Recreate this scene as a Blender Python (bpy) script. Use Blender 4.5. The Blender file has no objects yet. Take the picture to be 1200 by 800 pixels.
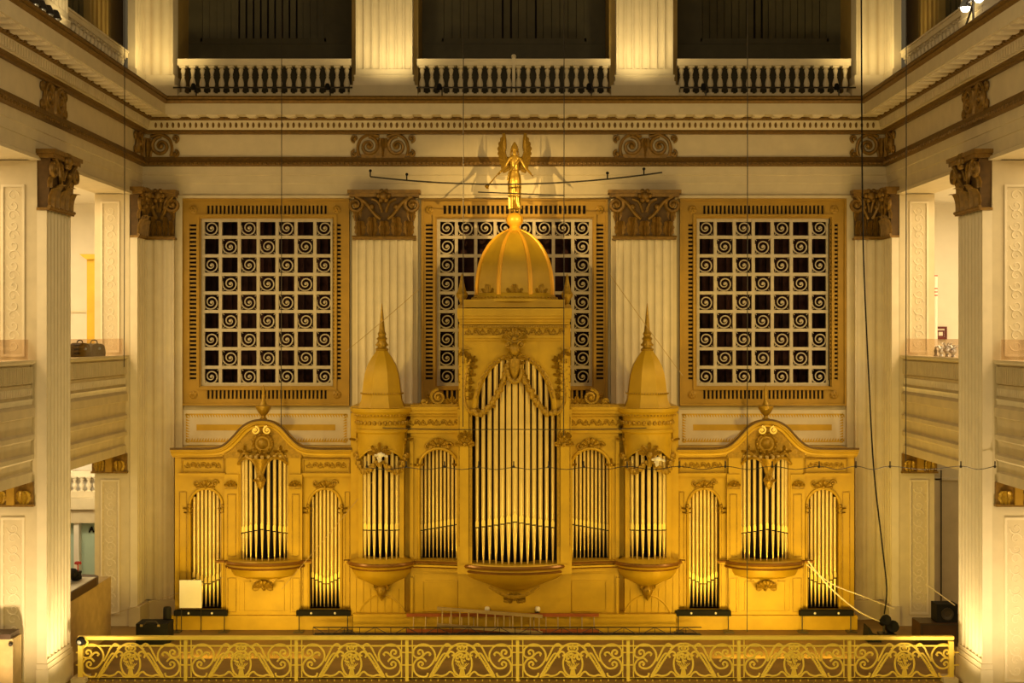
import bpy, bmesh, math, random
from math import sin, cos, pi, radians, sqrt
from mathutils import Matrix, Vector
random.seed(7)
SC = bpy.context.scene
COL = SC.collection
# ---------------------------------------------------------------- measuring
EYE, D, F, U0, V0 = 7.42, 38.0, 1688.9, 603.0, 392.0
def X(u, y=0.0): return (u-U0)*(D+y)/F
def Z(v, y=0.0): return EYE+(V0-v)*(D+y)/F
def L(px, y=0.0): return px*(D+y)/F
# ---------------------------------------------------------------- materials
def mat(name, col, rough=.6, metal=0.0, var=.12, scale=3.0, bump=0.0, bscale=40., emit=None, spec=.4, dirt=None):
    m = bpy.data.materials.new(name); m.use_nodes = True
    nt = m.node_tree; N = nt.nodes; b = N['Principled BSDF']
    b.inputs['Roughness'].default_value = rough; b.inputs['Metallic'].default_value = metal
    b.inputs['Specular IOR Level'].default_value = spec
    tc = N.new('ShaderNodeTexCoord')
    n = N.new('ShaderNodeTexNoise'); n.inputs['Scale'].default_value = scale; n.inputs['Detail'].default_value = 5
    nt.links.new(tc.outputs['Object'], n.inputs['Vector'])
    r = N.new('ShaderNodeValToRGB')
    r.color_ramp.elements[0].position = .3; r.color_ramp.elements[1].position = .7
    r.color_ramp.elements[0].color = [c*(1-var) for c in col]+[1]
    r.color_ramp.elements[1].color = [min(1, c*(1+var)) for c in col]+[1]
    nt.links.new(n.outputs['Fac'], r.inputs['Fac']); nt.links.new(r.outputs['Color'], b.inputs['Base Color'])
    if bump:
        n2 = N.new('ShaderNodeTexNoise'); n2.inputs['Scale'].default_value = bscale; n2.inputs['Detail'].default_value = 3
        nt.links.new(tc.outputs['Object'], n2.inputs['Vector'])
        bp = N.new('ShaderNodeBump'); bp.inputs['Strength'].default_value = bump; bp.inputs['Distance'].default_value = .03
        nt.links.new(n2.outputs['Fac'], bp.inputs['Height']); nt.links.new(bp.outputs['Normal'], b.inputs['Normal'])
    if emit:
        b.inputs['Emission Color'].default_value = list(emit[0])+[1]; b.inputs['Emission Strength'].default_value = emit[1]
    return m
M = dict(
 cream = mat('cream_paint', (.60,.50,.32), .55, var=.06),
 creamlite = mat('pale_cream_paint', (.70,.60,.42), .55, var=.05),
 creamdull = mat('dull_cream_paint', (.56,.46,.28), .6, var=.08),
 marble = mat('pink_veined_panel', (.62,.50,.38), .4, var=.10, scale=6),
 brown = mat('tarnished_gilt_moulding', (.165,.088,.014), .5, .25, var=.25, scale=14),
 capdark = mat('dark_bronze_with_shade', (.10,.052,.010), .6, .1, var=.2, scale=8),  # capital bell toned darker than its leaves, standing in for recess shade
 cap = mat('bronze_gilt_carving', (.215,.118,.02), .42, .3, var=.3, scale=10),
 ochre = mat('ochre_painted_frame', (.37,.212,.018), .5, .1, var=.1),
 lattice = mat('grey_cream_lattice', (.50,.42,.29), .6, var=.1, scale=9),
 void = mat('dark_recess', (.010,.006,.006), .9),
 oxblood = mat('dark_red_cloth', (.035,.010,.009), .9, var=.4, scale=1.5),
 gold = mat('yellow_gold_paint', (.50,.308,.015), .42, .12, var=.10, scale=2.5, bump=.10, bscale=60),
 golddark = mat('old_gold_carving', (.34,.20,.014), .36, .3, var=.25, scale=18, bump=.3, bscale=35),
 goldline = mat('bright_gold_stripe', (.85,.44,.03), .4, .2, var=.05),
 rail = mat('varnished_bronze_rim', (.26,.12,.02), .25, .5, var=.15),
 upperwall = mat('upper_ochre_wall', (.34,.23,.065), .6, var=.08),
 pipe = mat('gilded_pipe_metal', (.86,.66,.25), .26, .45, var=.08, scale=2),
 mouth = mat('bright_pipe_lip', (1.0,.74,.20), .35, .15, var=.08),
 swell = mat('dark_olive_shutter', (.060,.050,.022), .6, var=.15),
 angel = mat('bright_gold_leaf', (.36,.215,.025), .26, .5, var=.06, scale=12, bump=.15, bscale=18),
 orange = mat('orange_gold_stencil', (.60,.37,.03), .5, .1, var=.1),
 iron = mat('gold_painted_iron', (.85,.64,.10), .45, .05, var=.1),
 floor = mat('worn_brown_floor', (.25,.145,.03), .6, var=.25, scale=1.2, bump=.1),
 black = mat('black_equipment', (.010,.009,.008), .7, var=.2, spec=.15),
 blackmetal = mat('dark_steel', (.05,.04,.03), .4, .4),
 white = mat('white_board', (.80,.74,.62), .6, var=.04),
 redoxide = mat('orange_fibreglass', (.30,.075,.012), .5, var=.15),
 alum = mat('dull_aluminium', (.42,.30,.13), .4, .5),
 teal = mat('pale_teal_wall', (.42,.55,.44), .7, var=.04),
 wood = mat('tan_wood', (.42,.29,.12), .5, var=.15, scale=4),
 darkwood = mat('dark_brown_wood', (.055,.026,.010), .45, var=.2),
 maroon = mat('maroon_frame', (.13,.018,.014), .5),
 red = mat('red_paint', (.45,.03,.02), .5),
 rope = mat('pale_rope', (.75,.62,.40), .7),
 bulb = mat('lit_bulb', (1,.95,.85), .4, emit=((1,.86,.62), 22)),
 shop = mat('white_shop_wall', (.72,.66,.54), .6, var=.03),
 silver = mat('silver_ornament', (.55,.58,.62), .3, .7, var=.3, scale=20),
)
g = bpy.data.materials.new('clear_glass'); g.use_nodes = True
nt = g.node_tree; nt.nodes.clear()
o = nt.nodes.new('ShaderNodeOutputMaterial'); mx = nt.nodes.new('ShaderNodeMixShader'); mx.inputs[0].default_value = .16
t = nt.nodes.new('ShaderNodeBsdfTransparent'); t.inputs[0].default_value = (.93,.86,.80,1)
gl = nt.nodes.new('ShaderNodeBsdfGlossy'); gl.inputs['Roughness'].default_value = .06; gl.inputs[0].default_value = (.9,.85,.8,1)
nt.links.new(t.outputs[0], mx.inputs[1]); nt.links.new(gl.outputs[0], mx.inputs[2]); nt.links.new(mx.outputs[0], o.inputs[0])
M['glass'] = g
# ---------------------------------------------------------------- mesh builder
I4 = Matrix.Identity(4)
class MB:
    def __init__(s, T=None): s.v, s.f, s.T = [], [], T or I4
    def add(s, vs, fs):
        b = len(s.v); s.v += [s.T @ Vector(p) for p in vs]; s.f += [[i+b for i in q] for q in fs]; return s
    def box(s, x0, x1, y0, y1, z0, z1):
        if x0 > x1: x0, x1 = x1, x0
        if y0 > y1: y0, y1 = y1, y0
        if z0 > z1: z0, z1 = z1, z0
        return s.add([(x0,y0,z0),(x1,y0,z0),(x1,y1,z0),(x0,y1,z0),(x0,y0,z1),(x1,y0,z1),(x1,y1,z1),(x0,y1,z1)],
                     [(0,3,2,1),(4,5,6,7),(0,1,5,4),(1,2,6,5),(2,3,7,6),(3,0,4,7)])
    def lathe(s, c, prof, n=20, a0=0., a1=2*pi, sx=1, sy=1):   # prof: (r, z)
        full = abs(a1-a0-2*pi) < 1e-6; k = n if full else n+1; vs, fs = [], []
        for r, z in prof:
            for i in range(k):
                a = a0+(a1-a0)*i/n; vs.append((c[0]+r*cos(a)*sx, c[1]+r*sin(a)*sy, c[2]+z))
        m = len(prof)
        for j in range(m-1):
            for i in range(n):
                i2 = (i+1) % k; fs.append((j*k+i, j*k+i2, (j+1)*k+i2, (j+1)*k+i))
        if full: fs += [list(range(k))[::-1], [(m-1)*k+i for i in range(k)]]
        return s.add(vs, fs)
    def ball(s, c, r, n=8, sx=1, sy=1, sz=1):
        h = max(4, n//2+1); prof = [(max(1e-4, r*sin(pi*j/h)), -r*cos(pi*j/h)*sz) for j in range(h+1)]
        return s.lathe(c, prof, n, sx=sx, sy=sy)
    def tube(s, pts, r, n=6, closed=False):
        P = [Vector(p) for p in pts]; k = len(P); R = r if isinstance(r, (list, tuple)) else [r]*k
        vs, fs = [], []; up = None
        for i in range(k):
            a = P[(i-1) % k] if (closed or i) else P[i]; b = P[(i+1) % k] if (closed or i < k-1) else P[i]
            t = (b-a).normalized() if (b-a).length > 1e-9 else Vector((0,0,1))
            if up is None: up = t.orthogonal().normalized()
            up = (up-t*up.dot(t)); up = up.normalized() if up.length > 1e-6 else t.orthogonal().normalized()
            w = t.cross(up)
            for j in range(n):
                an = 2*pi*j/n; vs.append(P[i]+(up*cos(an)+w*sin(an))*R[i])
        for i in range(k if closed else k-1):
            for j in range(n):
                a, b = i*n, ((i+1) % k)*n; fs.append((a+j, a+(j+1) % n, b+(j+1) % n, b+j))
        if not closed: fs += [list(range(n))[::-1], [(k-1)*n+j for j in range(n)]]
        return s.add(vs, fs)
    def prism(s, poly, y0, y1):            # poly in (x,z)
        n = len(poly); vs = [(x, y0, z) for x, z in poly]+[(x, y1, z) for x, z in poly]
        return s.add(vs, [list(range(n)), list(range(n, 2*n))[::-1]]+[(i, (i+1) % n, n+(i+1) % n, n+i) for i in range(n)])
    def plan(s, poly, z0, z1):             # poly in (x,y)
        n = len(poly); vs = [(x, y, z0) for x, y in poly]+[(x, y, z1) for x, y in poly]
        return s.add(vs, [list(range(n))[::-1], list(range(n, 2*n))]+[(i, (i+1) % n, n+(i+1) % n, n+i) for i in range(n)])
    def strip(s, A, B, y0, y1):            # solid between two (x,z) polylines of the same length
        n = len(A); vs = [(x,y0,z) for x,z in A]+[(x,y0,z) for x,z in B]+[(x,y1,z) for x,z in A]+[(x,y1,z) for x,z in B]; fs = []
        for i in range(n-1):
            fs += [(i,i+1,n+i+1,n+i), (2*n+i,3*n+i,3*n+i+1,2*n+i+1), (i,2*n+i,2*n+i+1,i+1), (n+i,n+i+1,3*n+i+1,3*n+i)]
        fs += [(0,n,3*n,2*n), (n-1,3*n-1,4*n-1,2*n-1)]
        return s.add(vs, fs)
    def loft(s, path, prof):               # path: list of functions frames; prof closed list -> points lists
        k = len(prof); vs, fs = [], []
        for fr in path:
            for p in prof: vs.append(fr(p))
        for i in range(len(path)-1):
            for j in range(k): fs.append((i*k+j, i*k+(j+1) % k, (i+1)*k+(j+1) % k, (i+1)*k+j))
        fs += [list(range(k))[::-1], [(len(path)-1)*k+j for j in range(k)]]
        return s.add(vs, fs)
    def leaf(s, T, w, h, curl=.12, ridge=.04, lobes=3, th=.02):   # local: x across, -y out, z up
        old = s.T; s.T = old @ T; nx, nz = 6, 8; vs = []
        for side in (0, 1):
            for j in range(nz+1):
                t = j/nz; wd = w/2*(.62+.38*sin(pi*min(1, t*1.15)))*(1 if t < .8 else sqrt(max(0, 1-((t-.8)/.2)**2))*.85+.15)
                wd *= 1+.10*cos(lobes*2*pi*t)
                z = h*(t if t < .85 else .85+(t-.85)*.2); 
                for i in range(nx+1):
                    q = -1+2*i/nx
                    y = -curl*t**3-ridge*(1-abs(q))*(1-.3*t)-ridge*.5*cos(q*pi*2.5)+(th if side else 0)
                    vs.append((q*wd, y, z-(.10*h*max(0, t-.8)/.2 if t > .8 else 0)))
        k = (nx+1); n0 = k*(nz+1); fs = []
        for j in range(nz):
            for i in range(nx):
                a = j*k+i; fs += [(a, a+1, a+k+1, a+k), (n0+a, n0+a+k, n0+a+k+1, n0+a+1)]
        for j in range(nz):
            a = j*k; fs.append((a, a+k, n0+a+k, n0+a)); a += nx; fs.append((a, n0+a, n0+a+k, a+k))
        for i in range(nx): fs.append((i, n0+i, n0+i+1, i+1)); a = nz*k+i; fs.append((a, a+1, n0+a+1, n0+a))
        s.add(vs, fs); s.T = old; return s
    def spiral(s, cx, cz, r, turns, th, start=0., d=1, y=0., r0=.12, n=22, boss=True, grow=1.0):
        pts, rad = [], []
        for i in range(n+1):
            t = i/n; a = start+d*2*pi*turns*t; rr = r*(1-(1-r0)*t**grow)
            pts.append((cx+rr*cos(a), y, cz+rr*sin(a))); rad.append(th*(1-.35*t))
        s.tube(pts, rad, 6)
        if boss: s.ball((cx, y, cz), max(th*1.3, r*.2), 8)
        return s
    def build(s, name, m, parent=None, smooth=40, origin=None):
        me = bpy.data.meshes.new(name)
        org = Vector(origin) if origin is not None else (Vector(parent['_o']) if parent is not None else Vector((0,0,0)))
        me.from_pydata([tuple(v-org) for v in s.v], [], s.f)
        bm = bmesh.new(); bm.from_mesh(me); bmesh.ops.recalc_face_normals(bm, faces=bm.faces); bm.to_mesh(me); bm.free()
        me.materials.append(M[m] if isinstance(m, str) else m)
        if smooth:
            me.polygons.foreach_set('use_smooth', [True]*len(me.polygons)); me.set_sharp_from_angle(angle=radians(smooth))
        o = bpy.data.objects.new(name, me); COL.objects.link(o); o['_o'] = tuple(org)
        if parent is not None: o.parent = parent
        elif origin is not None: o.location = org
        return o
def tag(o, label, cat, group=None):
    o['label'] = label; o['category'] = cat
    if group: o['group'] = group
    return o
def thing(name, label, cat, loc, group=None):
    o = bpy.data.objects.new(name, None); COL.objects.link(o); o.location = loc; o['_o'] = tuple(loc); o.empty_display_size = .2
    return tag(o, label, cat, group)
def struct(name, mb, m, smooth=40):
    o = mb.build(name, m, smooth=smooth); o['kind'] = 'structure'; return o
def copy_tree(o, loc=None, label=None, parent=None):
    c = o.copy(); COL.objects.link(c)
    if parent is not None: c.parent = parent
    if loc is not None: c.location = loc; c['_o'] = tuple(loc)
    if label: c['label'] = label
    for ch in list(o.children): copy_tree(ch, parent=c)
    return c
def crom(P, n=5):
    Q = []; k = len(P)
    for i in range(k-1):
        p0, p1, p2, p3 = P[max(0, i-1)], P[i], P[i+1], P[min(k-1, i+2)]
        for j in range(n):
            t = j/n
            Q.append(tuple(.5*((2*b)+(-a+c)*t+(2*a-5*b+4*c-e)*t*t+(-a+3*b-3*c+e)*t**3) for a, b, c, e in zip(p0, p1, p2, p3)))
    Q.append(tuple(P[-1])); return Q
def Tr(x, y, z): return Matrix.Translation((x, y, z))
def Rz(a): return Matrix.Rotation(a, 4, 'Z')
def Ry(a): return Matrix.Rotation(a, 4, 'Y')
def Rx(a): return Matrix.Rotation(a, 4, 'X')
SIDES = ((-1, 'left'), (1, 'right'))
def sidew(s): return 'left' if s < 0 else 'right'
# ================================================================ SETTING
WX, WY = 9.75, -.20            # frieze planes
YN = -18.0                     # how far the side walls run towards the viewer
UPF = EYE+6.13                 # upper floor level
ARC = EYE+3.58                 # underside of the architrave
# floor
fl = MB(); fl.box(-16, 16, -7.45, 3, -.5, 0)
fl.box(-16, -9.6, YN, -7.45, -.5, 0); fl.box(9.6, 16, YN, -7.45, -.5, 0)
struct('floor', fl, 'floor')
# back wall with three grille openings
scr = [(-1, X(236), X(391)), (0, X(512), X(694)), (1, X(816), X(972))]
zs0, zs1 = Z(452), Z(256)
bw = MB(); xs = [-10.7]+[q for s in scr for q in s[1:]]+[10.7]
for i in range(0, 8, 2): bw.box(xs[i], xs[i+1], 0, .35, 0, UPF)
for s in scr: bw.box(s[1], s[2], 0, .35, 0, zs0); bw.box(s[1], s[2], 0, .35, zs1, UPF)
struct('wall_back', bw, 'cream')
ch = MB()
for s in scr:
    ch.box(s[1]-.1, s[2]+.1, 1.2, 1.3, zs0-.3, zs1+.3); ch.box(s[1]-.2, s[1]-.1, .35, 1.2, zs0-.3, zs1+.3); ch.box(s[2]+.1, s[2]+.2, .35, 1.2, zs0-.3, zs1+.3)
    ch.box(s[1]-.2, s[2]+.2, .35, 1.3, zs0-.4, zs0-.3); ch.box(s[1]-.2, s[2]+.2, .35, 1.3, zs1+.3, zs1+.4)
    n = 16
    for i in range(n):
        xx = s[1]+(s[2]-s[1])*(i+.5)/n; ch.box(xx-.05, xx+.05, 1.05, 1.2, zs0-.2, zs1+.2)
struct('trim_1', ch, 'oxblood')
# piers, architrave backing and upper walls of the side walls
PD = [(36.72, 38.3), (29.6, 31.2), (22.5, 24.1)]     # depth of each pier from the camera plane
for s, nm in SIDES:
    w = MB()
    for a, b in PD: w.box(s*9.81, s*10.7, a-D, b-D, 0, ARC)
    w.box(s*9.80, s*10.7, YN, .35, ARC+.02, UPF)
    struct('wall_'+nm, w, 'cream')
    r = MB(); r.box(s*15.8, s*16, YN, 3, 0, UPF); r.box(s*10.7, s*16, 3, 3.2, 0, UPF); r.box(s*9.81, s*16, YN-.2, YN, 0, UPF)
    r.box(s*10.68, s*10.72, .3, 3, 0, UPF)
    struct('wall_gallery_'+nm, r, 'shop')
    c = MB(); c.box(s*10.0, s*16, YN, 3, Z(531, -1.5), EYE-1.55); c.box(s*10.7, s*16, YN, 3, ARC+.15, ARC+.4)
    struct('ceiling_gallery_'+nm, c, 'shop')
# ---- entablature, swept round the three walls
def usweep(prof, x0=WX, y0=WY):
    m = MB(); k = len(prof); vs = []
    for i in range(4):
        for p, z in prof:
            if i == 0: vs.append((-(x0-p), YN, z))
            if i == 1: vs.append((-(x0-p), y0-p, z))
            if i == 2: vs.append(((x0-p), y0-p, z))
            if i == 3: vs.append(((x0-p), YN, z))
    fs = []
    for i in range(3):
        for j in range(k): fs.append((i*k+j, i*k+(j+1) % k, (i+1)*k+(j+1) % k, (i+1)*k+j))
    fs += [list(range(k))[::-1], [3*k+j for j in range(k)]]
    return m.add(vs, fs)
def zp(v, p): return Z(v, WY-p)
B_ = -.04
tr = []
tr.append((usweep([(B_,zp(112,.84)),(.84,zp(112,.84)),(.86,zp(114,.86)),(.82,zp(116,.8)),(.84,zp(118,.8)),(.78,zp(121,.8)),(B_,zp(121,.8))]), 'brown'))
tr.append((usweep([(B_,zp(121,.8)-.001),(.77,zp(121,.8)-.001),(.77,zp(134,.77)),(B_,zp(134,.77))]), 'cream'))
m = usweep([(B_,zp(134,.77)-.001),(.36,zp(134,.77)-.001),(.36,zp(136.5,.36)),(B_,zp(136.5,.36))])
zz = zp(134, .77)
# modillion blocks under the soffit
n = 36
for i in range(n):
    xx = -8.8+17.6*i/(n-1); m.box(xx-.14, xx+.14, WY-.72, WY-.36, zz-.025, zz); m.box(xx-.10, xx+.10, WY-.66, WY-.36, zz-.04, zz-.025)
for s in (-1, 1):
    for i in range(34):
        yy = WY-1.1-i*.49; m.box(s*(WX-.72), s*(WX-.36), yy-.14, yy+.14, zz-.025, zz); m.box(s*(WX-.66), s*(WX-.36), yy-.10, yy+.10, zz-.04, zz-.025)
tr.append((m, 'creamlite'))
m = usweep([(B_,zp(136.5,.3)),(.31,zp(136.5,.31)),(.34,zp(138.5,.34)),(.29,zp(141,.29)),(B_,zp(141,.29))])
for i in range(120):
    xx = -9.3+18.6*i/119; m.box(xx-.05, xx+.05, WY-.37, WY-.3, zp(140,.3), zp(137.5,.3))
for s in (-1, 1):
    for i in range(90):
        yy = WY-.6-i*.19; m.box(s*(WX-.37), s*(WX-.3), yy-.05, yy+.05, zp(140,.3), zp(137.5,.3))
tr.append((m, 'brown'))
m = usweep([(B_,zp(141,.25)),(.27,zp(141,.27)),(.19,zp(152,.19)),(B_,zp(152,.19))])
for s in (-1, 1):
    for i in range(112):
        yy = WY-.5-i*.15; m.box(s*(WX-.29), s*(WX-.1), yy-.045, yy+.045, zp(151,.2), zp(143,.25))
tr.append((m, 'cream'))
m = MB()
for i in range(126):
    xx = -9.35+18.7*i/125; m.ball((xx, WY-.24, zp(146.5,.24)), .035, 6, sz=2.3)
tr.append((m, 'brown'))
tr.append((usweep([(B_,zp(152,.15)),(.17,zp(152,.17)),(.18,zp(153.5,.18)),(.10,zp(155,.1)),(.09,zp(157,.09)),(B_,zp(157,.09))]), 'brown'))
tr.append((usweep([(B_,zp(157,.0)),(.0,zp(157,.0)),(.0,zp(186,.0)),(B_,zp(186,.0))]), 'cream'))
m = usweep([(B_,zp(184,.0)),(.04,zp(184,.0)),(.06,zp(188,.0)),(.12,zp(190,.1)),(.12,zp(193,.1)),(.02,zp(195,.0)),(B_,zp(195,.0))])
for i in range(170):
    xx = -9.55+19.1*i/169; m.ball((xx, WY-.12, zp(191.5,.12)), .035, 5)
for s in (-1, 1):
    for i in range(110):
        yy = WY-.3-i*.16; m.ball((s*(WX-.12), yy, zp(191.5,.12)), .045, 5)
tr.append((m, 'brown'))
za = zp(195, 0)
tr.append((usweep([(B_,za),(.0,za),(.0,za-.22),(-.02,za-.23),(-.02,za-.44),(-.035,za-.45),(-.035,ARC+.10),(.02,ARC+.07),(.02,ARC),(-.2,ARC),(-.2,za)]), 'cream'))
for i, (m, mt) in enumerate(tr): struct('trim_%d' % (i+2), m, mt)
NT = len(tr)+2
# ---------------------------------------------------------------- capitals, pilasters
def flutes(w, n, dep, y, fil=.18):          # front edge of a fluted face from x=-w/2 to w/2, face at y (outward is -y)
    pts = [(-w/2, y)]; pitch = w/(n+fil*1.2); fw = pitch*(1-fil); x = -w/2+pitch*fil*1.1
    for i in range(n):
        for j in range(7):
            a = pi*j/6; pts.append((x+fw/2-fw/2*cos(a), y+dep*sin(a)))
        x += pitch
    pts.append((w/2, y)); return pts
def capital(par, T, w, h, dep, m='cap', half=0, col=None):
    """carved capital on a flat pilaster: local x across, -y out of the wall, z up"""
    b = MB(T)
    b.add([(-w*.46,0,0),(w*.46,0,0),(w*.46,-dep*.9,0),(-w*.46,-dep*.9,0),(-w*.50,0,h*.86),(w*.50,0,h*.86),(w*.50,-dep*1.15,h*.86),(-w*.50,-dep*1.15,h*.86)],
          [(0,1,2,3),(4,7,6,5),(0,4,5,1),(1,5,6,2),(2,6,7,3),(3,7,4,0)])
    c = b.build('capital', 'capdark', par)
    a = MB(T); a.box(-w*.60, w*.60, .0, -dep*1.75, h*.93, h); a.box(-w*.57, w*.57, .0, -dep*1.6, h*.86, h*.93); a.build('abacus', m, c)
    a = MB(T); a.box(-w*.525, w*.525, 0, -dep*1.12, 0, h*.045); a.tube([(-w*.53,-dep*1.1,h*.055),(w*.53,-dep*1.1,h*.055)], h*.03, 8); a.build('astragal', m, c)
    for s in (-1, 1):
        v = MB(T); v.spiral(s*w*.47, h*.70, h*.17, 1.7, h*.045, start=pi/2, d=s, y=-dep*1.35, n=26)
        v.tube(crom([(s*w*.06, -dep*1.15, h*.42), (s*w*.16, -dep*1.3, h*.52), (s*w*.30, -dep*1.4, h*.74), (s*w*.46, -dep*1.4, h*.87)], 5), h*.04, 6)
        v.tube(crom([(s*w*.03, -dep*1.15, h*.55), (s*w*.09, -dep*1.3, h*.75), (s*w*.2, -dep*1.35, h*.82)], 5), h*.03, 6)
        v.ball((s*w*.2, -dep*1.3, h*.66), h*.06, 8); v.build('volute', m, c)
    for i in range(5):
        q = -1+i*.5; lf = MB(T); lf.leaf(Tr(q*w*.40, -dep*.95, h*.05), w*.185, h*(.50 if i % 2 else .40), curl=dep*.75, ridge=.06, lobes=4); lf.build('acanthus_leaf', m, c)
    for s in (-1, 1):
        lf = MB(T); lf.leaf(Tr(s*w*.44, -dep*.95, h*.38), w*.16, h*.26, curl=dep*.6, ridge=.04); lf.build('acanthus_leaf', m, c)
    r = MB(T); r.ball((0, -dep*1.7, h*.88), h*.09, 10)
    for i in range(6):
        an = i*pi/3; r.ball((h*.10*cos(an), -dep*1.62, h*.88+h*.10*sin(an)), h*.055, 8)
    r.build('rosette', m, c)
    return c
zcb, zct = Z(281, -.35), Z(223, -.35)      # back-wall capitals
for s in (-1, 1):
    xc = (X(417, -.35)+X(484, -.35))/2 if s < 0 else (X(721, -.35)+X(789, -.35))/2
    t = thing('fluted_pilaster', 'tall fluted wall pilaster with bronze capital between the %s and middle lattice screens' % sidew(s), 'pilaster', (xc, 0, 0), 'fluted pilasters of the back wall')
    w = 1.48; mb = MB(); f = flutes(w, 7, .05, -.35); mb.plan([(xc+a, b) for a, b in f]+[(xc+w/2, .0), (xc-w/2, .0)], .6, zcb); mb.build('shaft', 'creamlite', t)
    bk = MB(); bk.box(xc-w/2-.12, xc+w/2+.12, 0, -.18, .6, zct-.12); bk.build('backing_strip', 'cream', t)
    bs = MB(); bs.box(xc-w/2-.16, xc+w/2+.16, 0, -.45, 0, .6); bs.build('base', 'cream', t)
    capital(t, Tr(xc, -.18, zcb), w+.10, zct-zcb, .22)
for s in (-1, 1):   # corner pilasters, L-shaped
    t = thing('corner_pilaster', 'fluted pilaster folded into the %s corner of the back wall, bronze capital on top' % sidew(s), 'pilaster', (s*9.5, -.4, 0), 'corner pilasters')
    mb = MB(); P = [(9.80, -1.28), (9.61, -1.28)]
    def fl_(a, b, n, out):  # flutes from a to b (plan), groove direction 'out' points into the body
        r = []; ax, ay = a; bx, by = b
        for i in range(n):
            for j in range(6):
                q = (i+.14+.72*j/5)/n; dpt = .05*sin(pi*j/5); r.append((ax+(bx-ax)*q+out[0]*dpt, ay+(by-ay)*q+out[1]*dpt))
        return r
    P += fl_((9.61, -1.28), (9.61, -.35), 4, (1, 0)); P += [(9.61, -.35)]
    P += fl_((9.61, -.35), (8.90, -.35), 3, (0, 1)); P += [(8.90, -.35), (8.90, 0), (9.80, 0)]
    mb.plan([(s*a, b) for a, b in P], .5, zcb); mb.build('shaft', 'creamlite', t)
    bk = MB(); bk.box(s*8.72, s*9.7, 0, -.18, .5, zct-.12); bk.build('backing_strip', 'cream', t)
    bs = MB(); bs.box(s*8.8, s*9.8, 0, -.45, 0, .5); bs.box(s*9.52, s*9.8, 0, -1.36, 0, .5); bs.build('base', 'cream', t)
    T1 = Tr(s*9.27, -.18, zcb); capital(t, T1, .78, zct-zcb, .22)
    T2 = Tr(s*9.80, -.84, zcb) @ Rz(-s*pi/2); capital(t, T2, .86, zct-zcb, .20)
zpb, zpt = Z(388, -7)-0, 0
zsb, zst = EYE+(V0-258)*29.6/F+.0, ARC+.22      # side capitals
zsb = EYE+(392-250)*30.4/F
for s in (-1, 1):
    yc = (29.6+31.2)/2-D
    t = thing('fluted_pilaster', 'fluted cream pilaster on the %s side wall at the railing end, dark bronze capital' % sidew(s), 'pilaster', (s*9.8, yc, 0), 'side wall pilasters')
    T = Tr(s*9.81, yc, 0) @ Rz(-s*pi/2); w = 1.6
    mb = MB(T); f = flutes(w, 7, .05, -.20); mb.plan(f+[(w/2, .0), (-w/2, .0)], .75, zsb); mb.build('shaft', 'creamlite', t)
    bs = MB(T); bs.box(-w/2-.05, w/2+.05, 0, -.25, 0, .55); bs.box(-w/2-.03, w/2+.03, 0, -.23, .55, .66); bs.box(-w/2, w/2, 0, -.21, .66, .75); bs.build('base', 'creamlite', t)
    capital(t, Tr(s*9.81, yc, zsb) @ Rz(-s*pi/2), w, zst-zsb, .24)
# ---- ornament panel on each pier jamb (faces the viewer)
def jamb(s, x0, x1, yf, z0, z1, label):
    t = thing('ornament_panel', label, 'wall panel', (s*(x0+x1)/2, yf, z0), 'carved jamb panels')
    f = MB(); fx = (x1-x0)*.20; a, b = x0+fx, x1-fx*.9
    for (p, q, r_, u) in ((a, a+.05, z0, z1), (b-.05, b, z0, z1), (a+.05, b-.05, z1-.05, z1), (a+.05, b-.05, z0, z0+.05)): f.box(s*p, s*q, yf, yf-.035, r_, u)
    f.build('frame', 'creamlite', t)
    c = MB(); n = int((z1-z0)/.22)
    for i in range(n):
        zc = z0+.12+(z1-z0-.24)*(i+.5)/n; xm = (a+b)/2
        c.spiral(s*xm, zc, .13, 1.2, .017, start=(0 if i % 2 else pi), d=1, y=yf, n=12, boss=False)
        for e in (-1, 1): c.ball((s*xm+e*.19, yf+.015, zc+.1), .03, 6)
    c.build('guilloche', 'creamlite', t)
for s in (-1, 1):
    sd = sidew(s)
    jamb(s, 9.90, 10.68, 36.72-D, EYE-.45, Z(236, -1.3), 'carved cream pier panel at second floor level in the %s corner' % sd)
    jamb(s, 9.90, 10.68, 36.72-D, .3, Z(562, -1.3), 'carved cream pier panel at gallery level in the %s corner below the bronze bracket' % sd)
    jamb(s, 9.90, 10.68, 29.6-D, EYE-.45, ARC-.5, 'carved cream pier panel above the parapet at the %s edge of the photo' % sd)
    jamb(s, 9.90, 10.68, 29.6-D, .3, Z(606, -8.4), 'carved cream pier panel at gallery level at the %s edge of the photo' % sd)
    for (yf, nm) in ((36.72-D, 'in the %s corner above the gallery floor' % sd), (29.6-D, 'at the %s edge of the photo' % sd)):
        z0, z1 = EYE-3.52, EYE-3.02
        t = thing('pier_capital', 'short gold and bronze carved pier capital ' + nm, 'capital', (s*10.3, yf, z0), 'pier capitals under the parapets')
        b = MB(); b.box(s*9.86, s*10.74, yf, yf-.10, z0, z1); b.build('block', 'cap', t)
        for i in range(2):
            l = MB(); l.leaf(Tr(s*(10.0+.5*i+.05), yf-.10, z0+.05), .30, .34, curl=.08); l.build('acanthus_leaf', 'golddark', t)
        k = MB(); k.box(s*10.22, s*10.38, yf-.1, yf-.18, z0+.04, z1-.05); k.build('console', 'ochre', t)
        k = MB(); k.box(s*9.84, s*10.76, yf, yf-.14, z0-.0, z0+.05); k.build('astragal', 'cap', t)
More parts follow.
